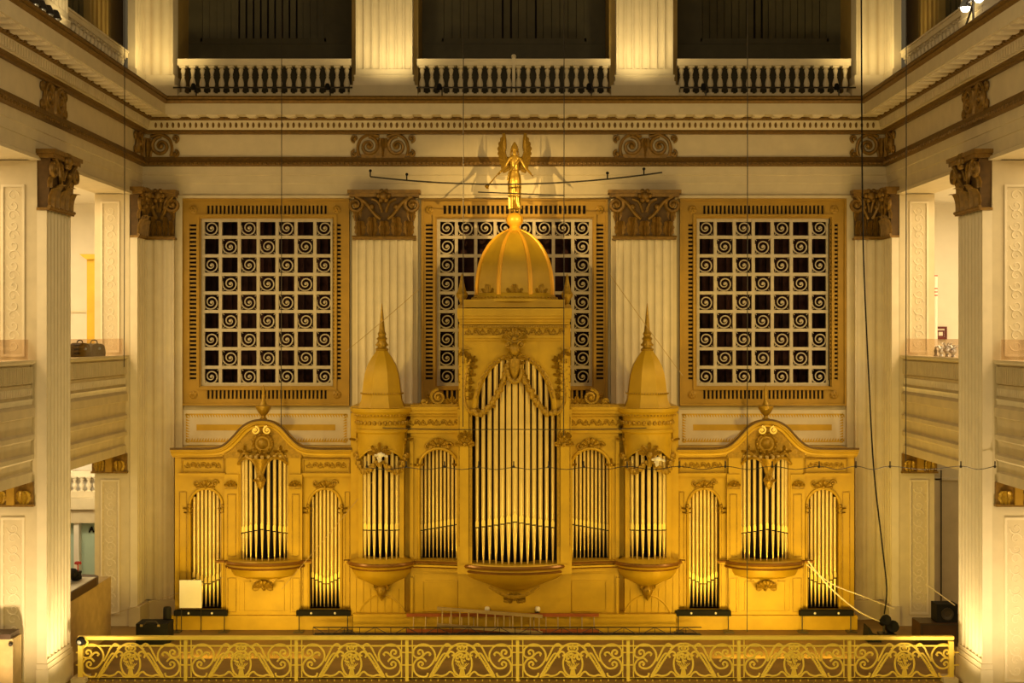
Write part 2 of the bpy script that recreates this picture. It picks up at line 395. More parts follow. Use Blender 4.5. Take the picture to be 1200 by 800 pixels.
# ---- parapets of the side balconies
def parapet(s, d0, d1, label):
    y0, y1 = d0-D, d1-D
    t = thing('balcony_parapet', label, 'parapet', (s*9.95, (y0+y1)/2, EYE-3.0), 'side balcony parapets')
    def prof(pr): # (p, z rel eye) polygon extruded along y
        m = MB(); n = len(pr); vs = [(s*(9.95-p), y0, EYE+z) for p, z in pr]+[(s*(9.95-p), y1, EYE+z) for p, z in pr]
        return m.add(vs, [list(range(n)), list(range(n, 2*n))[::-1]]+[(i, (i+1) % n, n+(i+1) % n, n+i) for i in range(n)])
    b = prof([(-.3,-.62),(.0,-.62),(0,-1.02),(.02,-1.03),(.02,-1.42),(.10,-1.50),(.10,-1.68),(.05,-1.70),(.03,-2.0),(.09,-2.05),(.09,-2.14),(.03,-2.18),(.01,-2.42),(.08,-2.46),(.08,-2.55),(.02,-2.60),(.0,-2.78),(.05,-2.82),(.05,-3.02),(-.3,-3.02)])
    b.build('wall_face', 'creamdull', t)
    prof([(-.3,-.52),(.12,-.52),(.12,-.57),(.05,-.62),(-.3,-.62)]).build('coping', 'cream', t)
    r = MB(); n = int((y1-y0)/.11)
    for i in range(n):
        yy = y0+(y1-y0)*(i+.5)/n; r.box(s*9.96, s*9.88, yy-.03, yy+.03, EYE-1.0, EYE-.66); 
    r.build('reeding', 'creamdull', t)
    r = MB()
    for i in range(n):
        yy = y0+(y1-y0)*(i+.5)/n; r.leaf(Tr(s*9.91, yy, EYE-1.43) @ Rz(-s*pi/2), .09, .14, curl=.06, ridge=.015, th=.01); r.box(s*9.94, s*9.89, yy-.02, yy+.02, EYE-1.25, EYE-1.10)
    r.build('leaf_moulding', 'creamlite', t)
    gl = MB(); gl.box(s*9.98, s*9.995, y0+.02, y1-.02, EYE-.52, EYE-.10); 
    o = gl.build('glass_guard', 'glass', None, smooth=0, origin=(s*9.99, (y0+y1)/2, EYE-.52)); tag(o, 'clear glass guard on the cream parapet ' + label.split(' parapet ')[1], 'glass guard', 'glass guards')
for s in (-1, 1):
    parapet(s, 31.2, 36.72, 'cream moulded balcony parapet beside the %s corner of the back wall' % sidew(s))
    parapet(s, 24.1, 29.6, 'cream moulded balcony parapet cut off by the %s edge of the photo' % sidew(s))
# ================================================================ frieze scrolls
def scroll(T, label, sides=(-1, 1), loc=(0,0,0)):
    t = thing('frieze_scroll', label, 'carved ornament', loc, 'bronze scrolls on the frieze')
    for s in sides:
        b = MB(T); b.spiral(s*.37, .0, .26, 1.6, .055, start=pi/2, d=s, y=-.05, n=30); b.tube(crom([(s*.62,-.04,-.26),(s*.66,-.05,-.05),(s*.58,-.05,.18),(s*.37,-.05,.30),(s*.1,-.05,.25)],5), .045, 6); b.build('spiral', 'cap', t)
        for e in (-1, 1):
            b = MB(T); b.spiral(s*.74, e*.20, .10, 1.3, .035, start=-e*pi/2 if s > 0 else -e*pi/2, d=e*s, y=-.04, n=16); b.build('curl', 'cap', t)
    b = MB(T); b.leaf(Tr(0, -.02, -.28), .34, .60, curl=.05, ridge=.05); b.build('acanthus_leaf', 'cap', t)
    if len(sides) > 1: b = MB(T); b.prism([(-.55,-.30),(.55,-.30),(.62,-.22),(.30,-.16),(.1,-.05),(-.1,-.05),(-.30,-.16),(-.62,-.22)], 0, -.05); b.box(-.02, .02, 0, -.02, -.1, .1); b.build('plaque', 'cap', t)
    return t
zf = zp(171.5, .0)
for s in (-1, 1):
    x_ = X(449 if s < 0 else 756, WY); scroll(Tr(x_, WY, zf), 'pair of bronze scrolls on the back frieze above the capital %s of the angel' % ('left' if s < 0 else 'right'), loc=(x_, WY, zf))
    x_ = s*(WX-.12); scroll(Tr(x_, WY, zf), 'bronze half scroll on the back frieze tucked into the %s corner' % sidew(s), sides=(-s,), loc=(x_, WY, zf))
    y_ = 30.4-D; scroll(Tr(s*WX, y_, zf) @ Rz(-s*pi/2), 'bronze scrolls on the %s side frieze above the dark side capital' % sidew(s), loc=(s*WX, y_, zf))
    y_ = -.32; scroll(Tr(s*WX, y_, zf) @ Rz(-s*pi/2), 'foreshortened bronze half scroll on the %s side frieze beside the corner' % sidew(s), sides=(s,), loc=(s*WX, y_, zf))
# ================================================================ lattice screens
def spiral_tile_mesh(p):                      # a scroll tile p metres wide, centred on the origin
    m = MB(); r = p*.40
    m.spiral(0, 0, p*.42, 1.95, p*.042, start=pi*.9, d=1, y=0, r0=.10, n=34, boss=True)
    for a, b in ((1,1),(1,-1),(-1,1),(-1,-1)): m.tube([(a*p*.5, 0, b*p*.5), (a*p*.31, 0, b*p*.31)], p*.022, 5)
    m.tube([(-p*.5, 0, -p*.02), (-p*.36, 0, .0)], p*.07, 5)
    return m
def screen(cu, u0, u1, v0, v1, lu0, lu1, lv0, lv1, nx, nz, holes, label, vo):
    xa, xb, za_, zb = X(u0), X(u1), Z(v1), Z(v0); la, lb, lza, lzb = X(lu0), X(lu1), Z(lv1), Z(lv0)
    t = thing('lattice_screen', label, 'lattice screen', ((xa+xb)/2, 0, za_), 'lattice screens of the back wall')
    f = MB(); yf = -.10
    vx = (X(u0+vo), X(u0+vo+9.5)); vx2 = (X(u1-vo-9.5), X(u1-vo)); vz = (Z(v0+18), Z(v0+8)); vzb = (Z(v1-8), Z(v1-18))
    # frame built round the vent slots
    f.box(xa, vx[0], 0, yf, za_, zb); f.box(vx2[1], xb, 0, yf, za_, zb)
    f.box(vx[0], vx2[1], 0, yf, vz[1], zb); f.box(vx[0], vx2[1], 0, yf, za_, vzb[0])
    f.box(vx[1], la, 0, yf, vzb[1], vz[0]); f.box(lb, vx2[0], 0, yf, vzb[1], vz[0])
    f.box(la, lb, 0, yf, lzb, vz[0]); f.box(la, lb, 0, yf, vzb[1], lza)
    sx0, sx1 = la+.15, lb-.15; sz0, sz1 = lza+.15, lzb-.13
    f.box(vx[0], sx0, 0, yf, vz[0], vz[1]); f.box(sx1, vx2[1], 0, yf, vz[0], vz[1]); f.box(vx[0], sx0, 0, yf, vzb[0], vzb[1]); f.box(sx1, vx2[1], 0, yf, vzb[0], vzb[1])
    for q in (vx, vx2): f.box(q[0], q[1], 0, yf, vzb[1], sz0); f.box(q[0], q[1], 0, yf, sz1, vz[0])
    f.build('frame', 'ochre', t)
    e = MB()
    for (p, q, r, u) in ((xa, xa+.06, za_, zb), (xb-.06, xb, za_, zb), (xa+.06, xb-.06, zb-.06, zb), (xa+.06, xb-.06, za_, za_+.06), (la-.10, la-.03, lza-.1, lzb+.1), (lb+.03, lb+.10, lza-.1, lzb+.1), (la-.03, lb+.03, lzb+.03, lzb+.1), (la-.03, lb+.03, lza-.1, lza-.03)):
        e.box(p, q, 0, yf-.05, r, u)
    e.build('moulding', 'ochre', t)
    vd = MB(); vd.box(vx[0]-.02, vx2[1]+.02, -.004, -.014, vz[0]-.02, vz[1]+.02); vd.box(vx[0]-.02, vx2[1]+.02, -.004, -.014, vzb[1]-.02 if vzb[1]<vzb[0] else vzb[0]-.02, max(vzb)+.02)
    for q in (vx, vx2): vd.box(q[0]-.02, q[1]+.02, -.004, -.014, sz0, sz1)
    vd.build('vent_backing', 'void', t)
    n = 30; n2 = 38
    for zz0, zz1 in (vz, vzb):
        s = MB()
        for i in range(n+1):
            xx = sx0+(sx1-sx0)*i/n; s.box(xx-.026, xx+.026, -.014, -.08, min(zz0, zz1), max(zz0, zz1))
        s.build('vent_slats', 'ochre', t)
    for q in (vx, vx2):
        s = MB()
        for i in range(n2+1):
            zz = sz0+(sz1-sz0)*i/n2; s.box(q[0], q[1], -.014, -.08, zz-.026, zz+.026)
        s.build('vent_slats', 'ochre', t)
    for a in (X(u0+vo+4.5), X(u1-vo-4.5)):
        for b in (Z(v0+13), Z(v1-13)):
            r = MB(); r.lathe((0,0,0), [(.11,0),(.11,.03),(.08,.05),(.0001,.05)], 14); r.ball((0,0,.05), .035, 8)
            for k in range(6): r.ball((.07*cos(k*pi/3), .07*sin(k*pi/3), .045), .025, 6)
            r.v = [Vector((a, yf-.0, b))+Rx(pi/2) @ v for v in r.v]; r.build('rosette', 'ochre', t)
    # lattice bars and scroll tiles
    px, pz = (lb-la)/nx, (lzb-lza)/nz; bars = MB(); w = .042; yl = .06
    for i in range(nx+1): xx = min(max(la+px*i, la+w), lb-w); bars.box(xx-w, xx+w, yl-.05, yl+.05, lza, lzb)
    for j in range(nz+1): zz = min(max(lza+pz*j, lza+w), lzb-w); bars.box(la, lb, yl-.055, yl+.045, zz-w, zz+w)
    bars.build('lattice_bars', 'lattice', t)
    proto = None
    for j in range(nz):
        for i in range(nx):
            if holes(i, j): continue
            c = (la+px*(i+.5), yl, lza+pz*(j+.5)); rel = Vector(c)-Vector(t['_o'])
            if proto is None:
                proto = spiral_tile_mesh(px).build('scroll_tile', 'lattice', None); proto.parent = t; proto.location = rel; del proto['_o']
            else:
                o = proto.copy(); COL.objects.link(o); o.parent = t; o.location = rel
            
    return t
ck = lambda i, j: (i+j) % 2 == 1
screen(0, 213, 410, 233, 475, 236, 391, 256, 452, 7, 9, ck, 'gold framed lattice screen of chequered scrolls on the left, above the left organ wing', 10)
screen(0, 796, 991, 233, 475, 816, 972, 256, 452, 7, 9, ck, 'gold framed lattice screen of chequered scrolls on the right, above the right organ wing', 10)
screen(0, 494, 712, 233, 475, 512, 694, 256, 452, 8, 9, lambda i, j: 0 < i < 7 and j < 8, 'gold framed lattice screen with a border of scrolls, behind the organ dome and angel', 5)
# ---- stencilled panels under the outer screens
for s in (-1, 1):
    a, b = sorted((X(603+s*(603-214)), X(603+s*(603-411))))
    t = thing('stencilled_panel', 'cream wall panel with orange leaf border and bar, above the %s organ wing' % sidew(s), 'wall panel', ((a+b)/2, 0, Z(521)), 'stencilled panels')
    p = MB(); p.box(a, b, 0, -.05, Z(521), Z(480)); p.build('board', 'creamlite', t)
    p = MB()
    x0, x1, z0, z1 = a+.10, b-.10, Z(517), Z(485)
    n = 60
    for i in range(n):
        xx = x0+(x1-x0)*i/(n-1)
        for zz, e in ((z0, 1), (z1, -1)): p.prism([(xx-.03, zz), (xx+.03, zz), (xx+.035, zz+e*.10), (xx, zz+e*.05)], -.05, -.058)
    for i in range(11):
        zz = z0+(z1-z0)*i/10
        for xx, e in ((x0, 1), (x1, -1)): p.prism([(xx, zz-.03), (xx+e*.10, zz-.035), (xx+e*.05, zz), (xx, zz+.03)], -.05, -.058)
    p.box(x0, x1, -.05, -.056, z0-.015, z0+.015); p.box(x0, x1, -.05, -.056, z1-.015, z1+.015)
    p.build('leaf_border', 'orange', t)
    p = MB(); p.box(a+.38, b-.40, -.05, -.058, Z(504), Z(497)); p.build('gold_bar', 'orange', t)
# ================================================================ upper storey
zu = UPF; ztop = EYE+10.6; YB = 0.15
uf = MB(); uf.box(-16, 16, -.9, 4, UPF-.12, UPF-.002)
for s in (-1, 1): uf.box(s*8.95, s*16, YN, -.9, UPF-.12, UPF-.002)
struct('floor_upper', uf, 'cream')
# shutters behind each opening
ops = [(X(205, 1.6), X(412, 1.6)), (X(488, 1.6), X(717, 1.6)), (X(791, 1.6), X(1001, 1.6))]
names = ('left', 'middle', 'right'); gaps = [(22, 30), (15, 18), (12, 14)]
for k, (a, b) in enumerate(ops):
    y = 1.6
    t = thing('shutter_wall', 'dark olive wall of vertical shutter slats behind the %s upper balustrade' % names[k], 'shutter', ((a+b)/2, y, zu), 'upper shutter walls')
    p = MB(); p.box(a-.3, b+.3, y+.12, y+.3, zu, ztop); p.build('backing', 'void', t)
    p = MB(); zr = Z(50, y); p.box(a-.3, b+.3, y, y+.12, zu, zr); p.box(a-.3, b+.3, y-.02, y, zr-.03, zr+.03); p.box(a-.3, a+.75, y, y+.12, zr, ztop); p.box(b-.75, b+.3, y, y+.12, zr, ztop); p.box(a+.70, b-.70, y, y+.12, zr, zr+.12)
    p.build('casing', 'swell', t)
    n = 17; x0, x1 = a+.75, b-.75; gp = {0: range(5, 14), 1: (7, 8, 11), 2: (7, 8)}[k]
    for i in range(n):
        xx = x0+(x1-x0)*i/n; w = (x1-x0)/n
        q = MB(); cut = .055 if i in gp else .012
        q.add([(xx+cut, y, zr+.12), (xx+w, y+.03, zr+.12), (xx+w, y+.10, zr+.12), (xx+cut, y+.07, zr+.12), (xx+cut, y, ztop), (xx+w, y+.03, ztop), (xx+w, y+.10, ztop), (xx+cut, y+.07, ztop)],
              [(0,1,2,3),(4,5,6,7),(0,1,5,4),(1,2,6,5),(2,3,7,6),(3,0,4,7)]); q.build('slat', 'swell', t)
up = MB()
up.box(-11, 11, -.3, 4, ztop, ztop+.3)
for xa, xb in ((X(412), X(420)), (X(480), X(490)), (X(714), X(722)), (X(786), X(794))): up.box(xa, xb, .05, 1.62, UPF, ztop)
for s in (-1, 1): up.box(s*X(1001), s*X(1035), .05, 1.62, UPF, ztop)
struct('wall_upper', up, 'upperwall')
def balprof(h):
    return [(.065,0),(.065,.06*h),(.045,.08*h),(.04,.14*h),(.075,.30*h),(.082,.38*h),(.06,.52*h),(.036,.60*h),(.05,.64*h),(.036,.68*h),(.06,.80*h),(.066,.86*h),(.04,.92*h),(.068,.94*h),(.068,h)]
def balustrade(label, T, x0, x1, z0, h, pitch, post=False, loc=(0,0,0)):
    t = thing('balustrade', label, 'balustrade', loc, 'upper storey balustrades')
    Ti = T
    r = MB(T); r.box(x0, x1, -.12, .12, z0+h-.17, z0+h-.04); r.box(x0, x1, -.15, .15, z0+h-.05, z0+h); r.build('top_rail', 'creamlite', t)
    r = MB(T); r.box(x0, x1, -.13, .13, z0, z0+.17); r.build('plinth', 'cream', t)
    n = int(round((x1-x0)/pitch)); hb = h-.17-.17; pr = None
    for i in range(n):
        xx = x0+(x1-x0)*(i+.5)/n; c = T @ Vector((xx, 0, z0+.17)); rel = c-Vector(t['_o'])
        if pr is None:
            b = MB(); b.lathe((0,0,0), balprof(hb), 12); b.box(-.08,.08,-.08,.08,-.005,.05*hb); b.box(-.08,.08,-.08,.08,.93*hb,hb); pr = b.build('baluster', 'creamlite', None); del pr['_o']; pr.parent = t; pr.location = rel
        else:
            o = pr.copy(); COL.objects.link(o); o.parent = t; o.location = rel
    if post:
        xm = (x0+x1)/2; r = MB(T); r.box(xm-.04, xm+.04, -.17, .1, z0, z0+h+.02); r.ball((xm, -.05, z0+h+.07), .07, 10); r.build('post', 'creamlite', t)
    return t
for k, (u0, u1) in enumerate(((209, 412), (489, 715), (793, 996))):
    x0, x1 = X(u0, -.2), X(u1, -.2)
    balustrade('cream stone balustrade of the %s upper opening, in front of dark shutters' % names[k], Tr(0, -.2, 0), x0, x1, UPF, Z(70, -.2)-UPF, L(11.15), post=(k == 1), loc=((x0+x1)/2, -.2, UPF))
for s in (-1, 1):
    y0, y1 = 31.4-D, 36.65-D; T = Tr(s*9.95, 0, 0) @ Rz(pi/2)
    balustrade('foreshortened cream balustrade above the %s side cornice' % sidew(s), T, y0, y1, UPF, 1.07, .30, loc=(s*9.95, (y0+y1)/2, UPF))
    p = MB(); p.box(s*12.4, s*12.6, YN, 2, UPF, ztop); p.box(s*10.45, s*10.7, 35.5-D, .5, UPF, ztop)
    for k in range(5): p.box(s*10.40, s*10.46, 35.6-D+.38*k, 35.8-D+.38*k, UPF, ztop)
    struct('wall_upper_'+sidew(s), p, 'upperwall')
    # dark shutter strip on the side seen above the balustrade
    yb, ya = 31.4-D, 35.5-D
    t = thing('shutter_wall', 'dark shutter slats above the %s side balustrade at the top edge' % sidew(s), 'shutter', (s*10.6, (ya+yb)/2, UPF), 'upper shutter walls')
    p = MB(); p.box(s*10.70, s*10.66, yb, ya, UPF, ztop); p.build('backing', 'void', t)
    for i in range(9):
        q = MB(); yy = yb+(ya-yb)*(i+.5)/9; q.box(s*10.66, s*10.60, yy-.17, yy+.17, UPF, ztop); q.build('slat', 'swell', t)
for k, (u0, u1, us) in enumerate(((203, 413, (227, 384)), (488, 716, (515, 690)), (797, 1003, (824, 980)))):
    y = -.62; t = thing('lighting_pipe', 'thin dark pipe with small spotlights along the foot of the %s upper balustrade' % names[k], 'light fixture', ((X(u0,y)+X(u1,y))/2, y, UPF), 'lighting pipes')
    zz = Z(102.5, y); b = MB(); b.tube([(X(u0,y), y, zz), (X(u1,y), y, zz)], .022); 
    for u in us: b.tube([(X(u+3,y), y, UPF), (X(u+3,y), y, zz)], .018)
    b.build('pipe', 'blackmetal', t)
    for u in us:
        b = MB(); b.lathe((X(u,y), y-.05, 0), [(.03, zz+.10), (.06, zz+.06), (.075, zz-.06), (.05, zz-.07)], 10); b.build('spotlight', 'black', t)
def column(label, T, w, loc, z0=UPF, half=None):
    t = thing('fluted_column', label, 'column', loc, 'upper storey columns')
    b = MB(T); b.box(-w/2-.14, w/2+.14, -.42, .25, z0, z0+.36); b.build('plinth', 'cream', t)
    b = MB(T); b.box(-w/2-.06, w/2+.06, -.36, .25, z0+.36, z0+.47); b.box(-w/2-.03, w/2+.03, -.33, .25, z0+.47, z0+.60); b.box(-w/2-.045, w/2+.045, -.35, .25, z0+.60, z0+.64); b.build('base', 'creamlite', t)
    s = MB(T); s.box(-w/2, w/2, -.30, .25, z0+.64, z0+.80); f = flutes(w, 7, .05, -.30); s.plan(f+[(w/2, .25), (-w/2, .25)], z0+.80, ztop); s.build('shaft', 'creamlite', t)
    return t
for s in (-1, 1):
    xc = X(450 if s < 0 else 755.5, -.4); column('glowing cream fluted column beside the %s end of the middle upper balustrade' % sidew(s), Tr(xc, -.10, 0), 1.48, (xc, -.1, UPF))
    t = thing('corner_column', 'glowing cream fluted column in the %s upper corner' % sidew(s), 'column', (s*9.3, -.3, UPF), 'upper corner columns')
    for nm, m_, gr, za_, zb in (('plinth', 'cream', .14, 0, .36), ('base', 'creamlite', .05, .36, .64)):
        b = MB(); b.plan([(s*9.85, -1.30-gr), (s*(9.66-gr), -1.30-gr), (s*(9.66-gr), -.38-gr), (s*(8.92-gr), -.38-gr), (s*(8.92-gr), .2), (s*9.85, .2)], UPF+za_, UPF+zb); b.build(nm, m_, t)
    b = MB(); P = [(9.85, -1.3), (9.66, -1.3)]+fl_((9.66, -1.3), (9.66, -.38), 4, (1, 0))+[(9.66, -.38)]+fl_((9.66, -.38), (8.92, -.38), 3, (0, 1))+[(8.92, -.38), (8.92, .2), (9.85, .2)]
    b.plan([(s*p, q) for p, q in P], UPF+.64, ztop); b.build('shaft', 'creamlite', t)
    yc = 30.4-D; column('cream fluted column on the %s side of the upper storey, cut by the top edge' % sidew(s), Tr(s*9.95, yc, 0) @ Rz(-s*pi/2), 1.5, (s*9.95, yc, UPF))
# ---- lamp clusters on the side cornice
for s in (-1, 1):
    y = (29.1 if s > 0 else 28.3)-D; zc = EYE+(392-(6 if s > 0 else 16))*(D+y)/F; xs_ = s*9.15
    t = thing('floodlight_cluster', ('lit floodlight bulbs on a bracket at the top right corner' if s > 0 else 'dark bracketed floodlights on the left side cornice at the top edge'), 'floodlight', (xs_, y, UPF))
    b = MB(); b.tube([(xs_, y-.35, UPF), (xs_, y-.35, zc+.05)], .022); b.tube([(xs_, y+.3, UPF), (xs_, y-.35, zc-.05)], .022); b.tube([(xs_, y-(.9 if s < 0 else 1.7), zc+.05), (xs_, y+.5, zc+.05)], .025); b.build('bracket', 'blackmetal', t)
    for i in range(4 if s < 0 else 3):
        yy = (y-.85+i*.42) if s < 0 else (y+.15-i*.85); h = MB(); h.lathe((xs_, yy, zc), [(.0001,.16),(.05,.16),(.09,.08),(.13,-.02),(.12,-.02),(.0001,.03)], 12); h.build('lamp_housing', 'blackmetal' if s < 0 else 'silver', t)
        q = MB(); q.ball((xs_, yy, zc-.02), .095, 10); q.build('bulb', 'bulb' if s > 0 else 'silver', t)
# ================================================================ ORGAN
def arch_pts(x0, x1, zs, zt, n=16, p=2.0):
    xm, r = (x0+x1)/2, (x1-x0)/2
    return [(xm-r*cos(pi*i/n), zs+(zt-zs)*(sin(pi*i/n)**(2/p))) for i in range(n+1)]
def arched_plate(m, x0, x1, z0, z1, a0, a1, az, spring, top, y0, y1):
    if x0 < a0: m.box(x0, a0, y0, y1, z0, z1)
    if a1 < x1: m.box(a1, x1, y0, y1, z0, z1)
    if az > z0: m.box(a0, a1, y0, y1, z0, az)
    A = arch_pts(a0, a1, spring, top); m.strip(A, [(x, z1) for x, z in A], y0, y1)
    return A
def opipe(par, x, y, zf, zm, zt, r, dark=False):
    b = MB(); b.lathe((x, y, 0), [(r, zm), (r, zt), (r*.86, zt), (r*.84, zt-.25)], 12)
    b = b.build('organ_pipe', 'pipe', par)
    f = MB(); f.lathe((x, y, 0), [(r*.20, zf), (r*.34, zf+.03), (r*.98, zm-.02), (r*.98, zm)], 12); f.build('pipe_foot', 'pipe', b)
    h = max(.17, r*2.8); q = MB(); q.box(x-r*.80, x+r*.80, y-r*.7, y-r*1.10, zm+.05, zm+h); q.prism([(x-r*.80, zm+h), (x+r*.80, zm+h), (x, zm+h+r*1.4)], y-r*.7, y-r*1.06); q.build('pipe_mouth', 'mouth', b)
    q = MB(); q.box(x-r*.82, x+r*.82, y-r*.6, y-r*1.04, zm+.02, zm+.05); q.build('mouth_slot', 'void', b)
    return b
def fplate(m, x0, x1, z0, z1, y, w=.05, d=.03):
    m.box(x0, x1, y, y-d, z1-w, z1); m.box(x0, x1, y, y-d, z0, z0+w); m.box(x0, x0+w, y, y-d, z0+w, z1-w); m.box(x1-w, x1, y, y-d, z0+w, z1-w)
def leafspray(m, cx, cz, w, h, y, n=5, sc=1.0):
    for i in range(n):
        a = -1+2*i/(n-1) if n > 1 else 0
        T = Tr(cx+a*w*.15, y, cz) @ Ry(a*1.35); m.leaf(T, w*.30*sc, h*(1-.15*abs(a)), curl=.05, ridge=.025)
    m.ball((cx, y-.04, cz+.02), h*.2, 8)
def runner(m, x0, x1, zc, h, y, n):      # little scroll frieze
    for i in range(n):
        xx = x0+(x1-x0)*(i+.5)/n; m.spiral(xx, zc, h*.42, 1.1, h*.09, start=(0 if i % 2 else pi), d=1, y=y, n=10)
    m.tube(crom([(x0+(x1-x0)*i/(2*n), y, zc+(h*.36 if i % 2 else -h*.36)) for i in range(2*n+1)], 2), h*.06, 4)
# ---------------------------------------------------------------- wings
def wing(s):
    y = -1.6
    def x(u): return s*abs(X(u, y))
    def z(v): return Z(v, y)
    t = thing('organ_wing', 'lower yellow organ case with arched pediment and urn, on the %s of the domed case' % sidew(s), 'pipe organ case', (x(309), -.8, 0), 'organ wings')
    def bx(m, u0, u1, y0, y1, v1, v0): m.box(x(u0), x(u1), y0, y1, z(v1), z(v0))
    c = MB()
    # outer and inner arched bays
    for (e0, e1, a0, a1) in ((205, 266, 222, 261), (353, 412, 362, 400)):
        xx = sorted((x(e0), x(e1))); aa = sorted((x(a0), x(a1)))
        arched_plate(c, xx[0], xx[1], z(722), z(555), aa[0], aa[1], z(713), z(592), z(572), y, y+.30)
        c.box(aa[0], aa[1], y+.02, y+.3, z(722), z(713))
        c.box(xx[0], xx[1], y+.0, y+.3, z(555), z(528))
    bx(c, 266, 283, y-.10, y+.3, 722, 530); bx(c, 338, 353, y-.10, y+.3, 722, 530); bx(c, 264, 281, y-.14, y, 655, 555); bx(c, 340, 355, y-.14, y, 655, 555)
    bx(c, 283, 338, y-.10, y+.3, 722, 662)
    bx(c, 205, 209, y+.3, -.02, 722, 528); bx(c, 409, 412, y+.3, -.02, 722, 528); bx(c, 205, 412, y+.0, -.05, 530, 527)
    c.build('casework', 'gold', t)
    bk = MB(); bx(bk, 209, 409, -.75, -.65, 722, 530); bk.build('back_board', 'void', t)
    pl = MB(); bx(pl, 203, 414, y-.16, -.02, 744, 722); pl.box(x(203), x(414), y-.20, -.02, z(723.5), z(719.5)); pl.v = [Vector((v.x, v.y, max(v.z, 0))) for v in pl.v]; pl.build('plinth', 'gold', t)
    # cornice over the bays with the swept-up pediment
    P = [(203, 525), (222, 525), (240, 525), (256, 524), (266, 520), (276, 511), (286, 500), (297, 493.5), (309, 491.5), (321, 493.5), (332, 500), (342, 511), (352, 520), (362, 524), (380, 525), (398, 525), (414, 525)]
    P = crom(P, 4); pts = [(x(u), z(v)) for u, v in P]
    prof = [(0,0.12),(0,-.34),(-.045,-.36),(-.06,-.30),(-.09,-.30),(-.12,-.22),(-.17,-.20),(-.17,-.12),(-.22,-.10),(-.22,.12)]
    m = MB(); fr = []
    for i, (px, pz) in enumerate(pts):
        a, b = pts[max(0, i-1)], pts[min(len(pts)-1, i+1)]; tx, tz = b[0]-a[0], b[1]-a[1]; ln = sqrt(tx*tx+tz*tz); nx, nz = -tz/ln, tx/ln
        if nz < 0: nx, nz = -nx, -nz
        fr.append(lambda q, px=px, pz=pz, nx=nx, nz=nz: (px+nx*q[0], y+q[1], pz+nz*q[0]))
    m.loft(fr, prof); m.build('cornice', 'gold', t)
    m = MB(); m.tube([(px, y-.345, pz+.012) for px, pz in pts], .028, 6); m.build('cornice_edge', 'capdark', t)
    tp = MB(); A = [(a, b-.02) for a, b in pts if min(x(262), x(356)) <= a <= max(x(262), x(356))]; tp.strip([(a, min(z(536)+ (0), b-.01)) for a, b in A], A, y+.05, y-.12); tp.build('pediment', 'golddark', t)
    r = MB(); r.lathe((0,0,0), [(.27,0),(.27,.06),(.22,.10),(.19,.05),(.14,.05),(.10,.10),(.0001,.14)], 24)
    for i in range(14): r.ball((.245*cos(i*pi/7), .245*sin(i*pi/7), .09), .034, 6)
    r.v = [Vector((x(309), y-.12, z(519)))+Rx(pi/2) @ v for v in r.v]; r.build('rosette', 'golddark', t)
    r = MB()
    for e in (-1, 1): r.spiral(x(309)+e*.15, z(503), .105, 1.5, .026, start=pi/2, d=e, y=y-.36, n=20)
    r.build('scroll', 'mouth', t)
    r = MB()
    for e in (-1, 1): r.tube(crom([(x(309)+e*.07, y-.2, z(532)), (x(309)+e*.25, y-.22, z(536)), (x(309)+e*.45, y-.2, z(530)), (x(309)+e*.55, y-.18, z(538))], 5), .05, 6); leafspray(r, x(309)+e*.45, z(529), .25, .2, y-.14, 3)
    leafspray(r, x(309), z(535), .4, .22, y-.2, 5); r.lathe((x(309), y-.46, 0), [(.02, z(571)), (.10, z(566)), (.13, z(559)), (.09, z(556)), (.07, z(548)), (.14, z(542)), (.22, z(535))], 10, a0=pi, a1=2*pi)
    leafspray(r, x(309), z(561), .24, .18, y-.56, 3)
    for e in (-1, 1): r.tube(crom([(x(309)+e*.62, y-.12, z(543)), (x(309)+e*.50, y-.25, z(537)), (x(309)+e*.32, y-.40, z(535)), (x(309)+e*.15, y-.46, z(540)), (x(309)+e*.06, y-.48, z(552))], 5), .04, 6)
    r.build('pediment_carving', 'golddark', t)
    # frieze panels, lower moulding, bay ornaments
    for (a, b) in ((213, 263), (355, 410)):
        f = MB(); fplate(f, *sorted((x(a), x(b))), z(554), z(537), y, .03, .05); xa, xb = sorted((x(a+4), x(b-4))); runner(f, xa, xb, z(545), .20, y-.01, 7); f.build('frieze_panel', 'golddark', t)
        f = MB(); xa, xb = sorted((x(a-3), x(b+2))); f.box(xa, xb, y, y-.09, z(557.5), z(554)); f.box(xa, xb, y, y-.05, z(559), z(557.5)); f.build('moulding', 'gold', t)
    for (a0, a1, e0, e1) in ((222, 261, 209, 266), (362, 400, 355, 410)):
        aa = sorted((x(a0), x(a1))); A = arch_pts(aa[0], aa[1], z(592), z(572)); f = MB()
        f.tube([(aa[0], y-.02, z(713))]+[(p, y-.02, q) for p, q in A]+[(aa[1], y-.02, z(713))], .035, 6)
        f.build('arch_moulding', 'gold', t)
        f = MB(); xm = sum(aa)/2; leafspray(f, xm, z(571), .5, .22, y-.03, 5)
        for e in (-1, 1):
            f.spiral(xm+e*.24, z(566), .09, 1.3, .025, start=0, d=e, y=y-.03, n=14); q_ = MB(); q_.ball((xm+e*.42, y-.03, z(592)), .05, 8); leafspray(q_, xm+e*.44, z(596), .16, .16, y-.02, 3); leafspray(q_, xm+e*.44, z(601), .12, .14, y-.02, 3); q_.build('shoulder_carving', 'golddark', t)
        f.build('arch_carving', 'golddark', t)
    for u in (272, 347):
        f = MB(); leafspray(f, x(u), z(568), .32, .16, y-.16, 5); f.box(x(u-7), x(u+7), y-.1, y-.17, z(572), z(569)); f.build('bracket_carving', 'golddark', t)
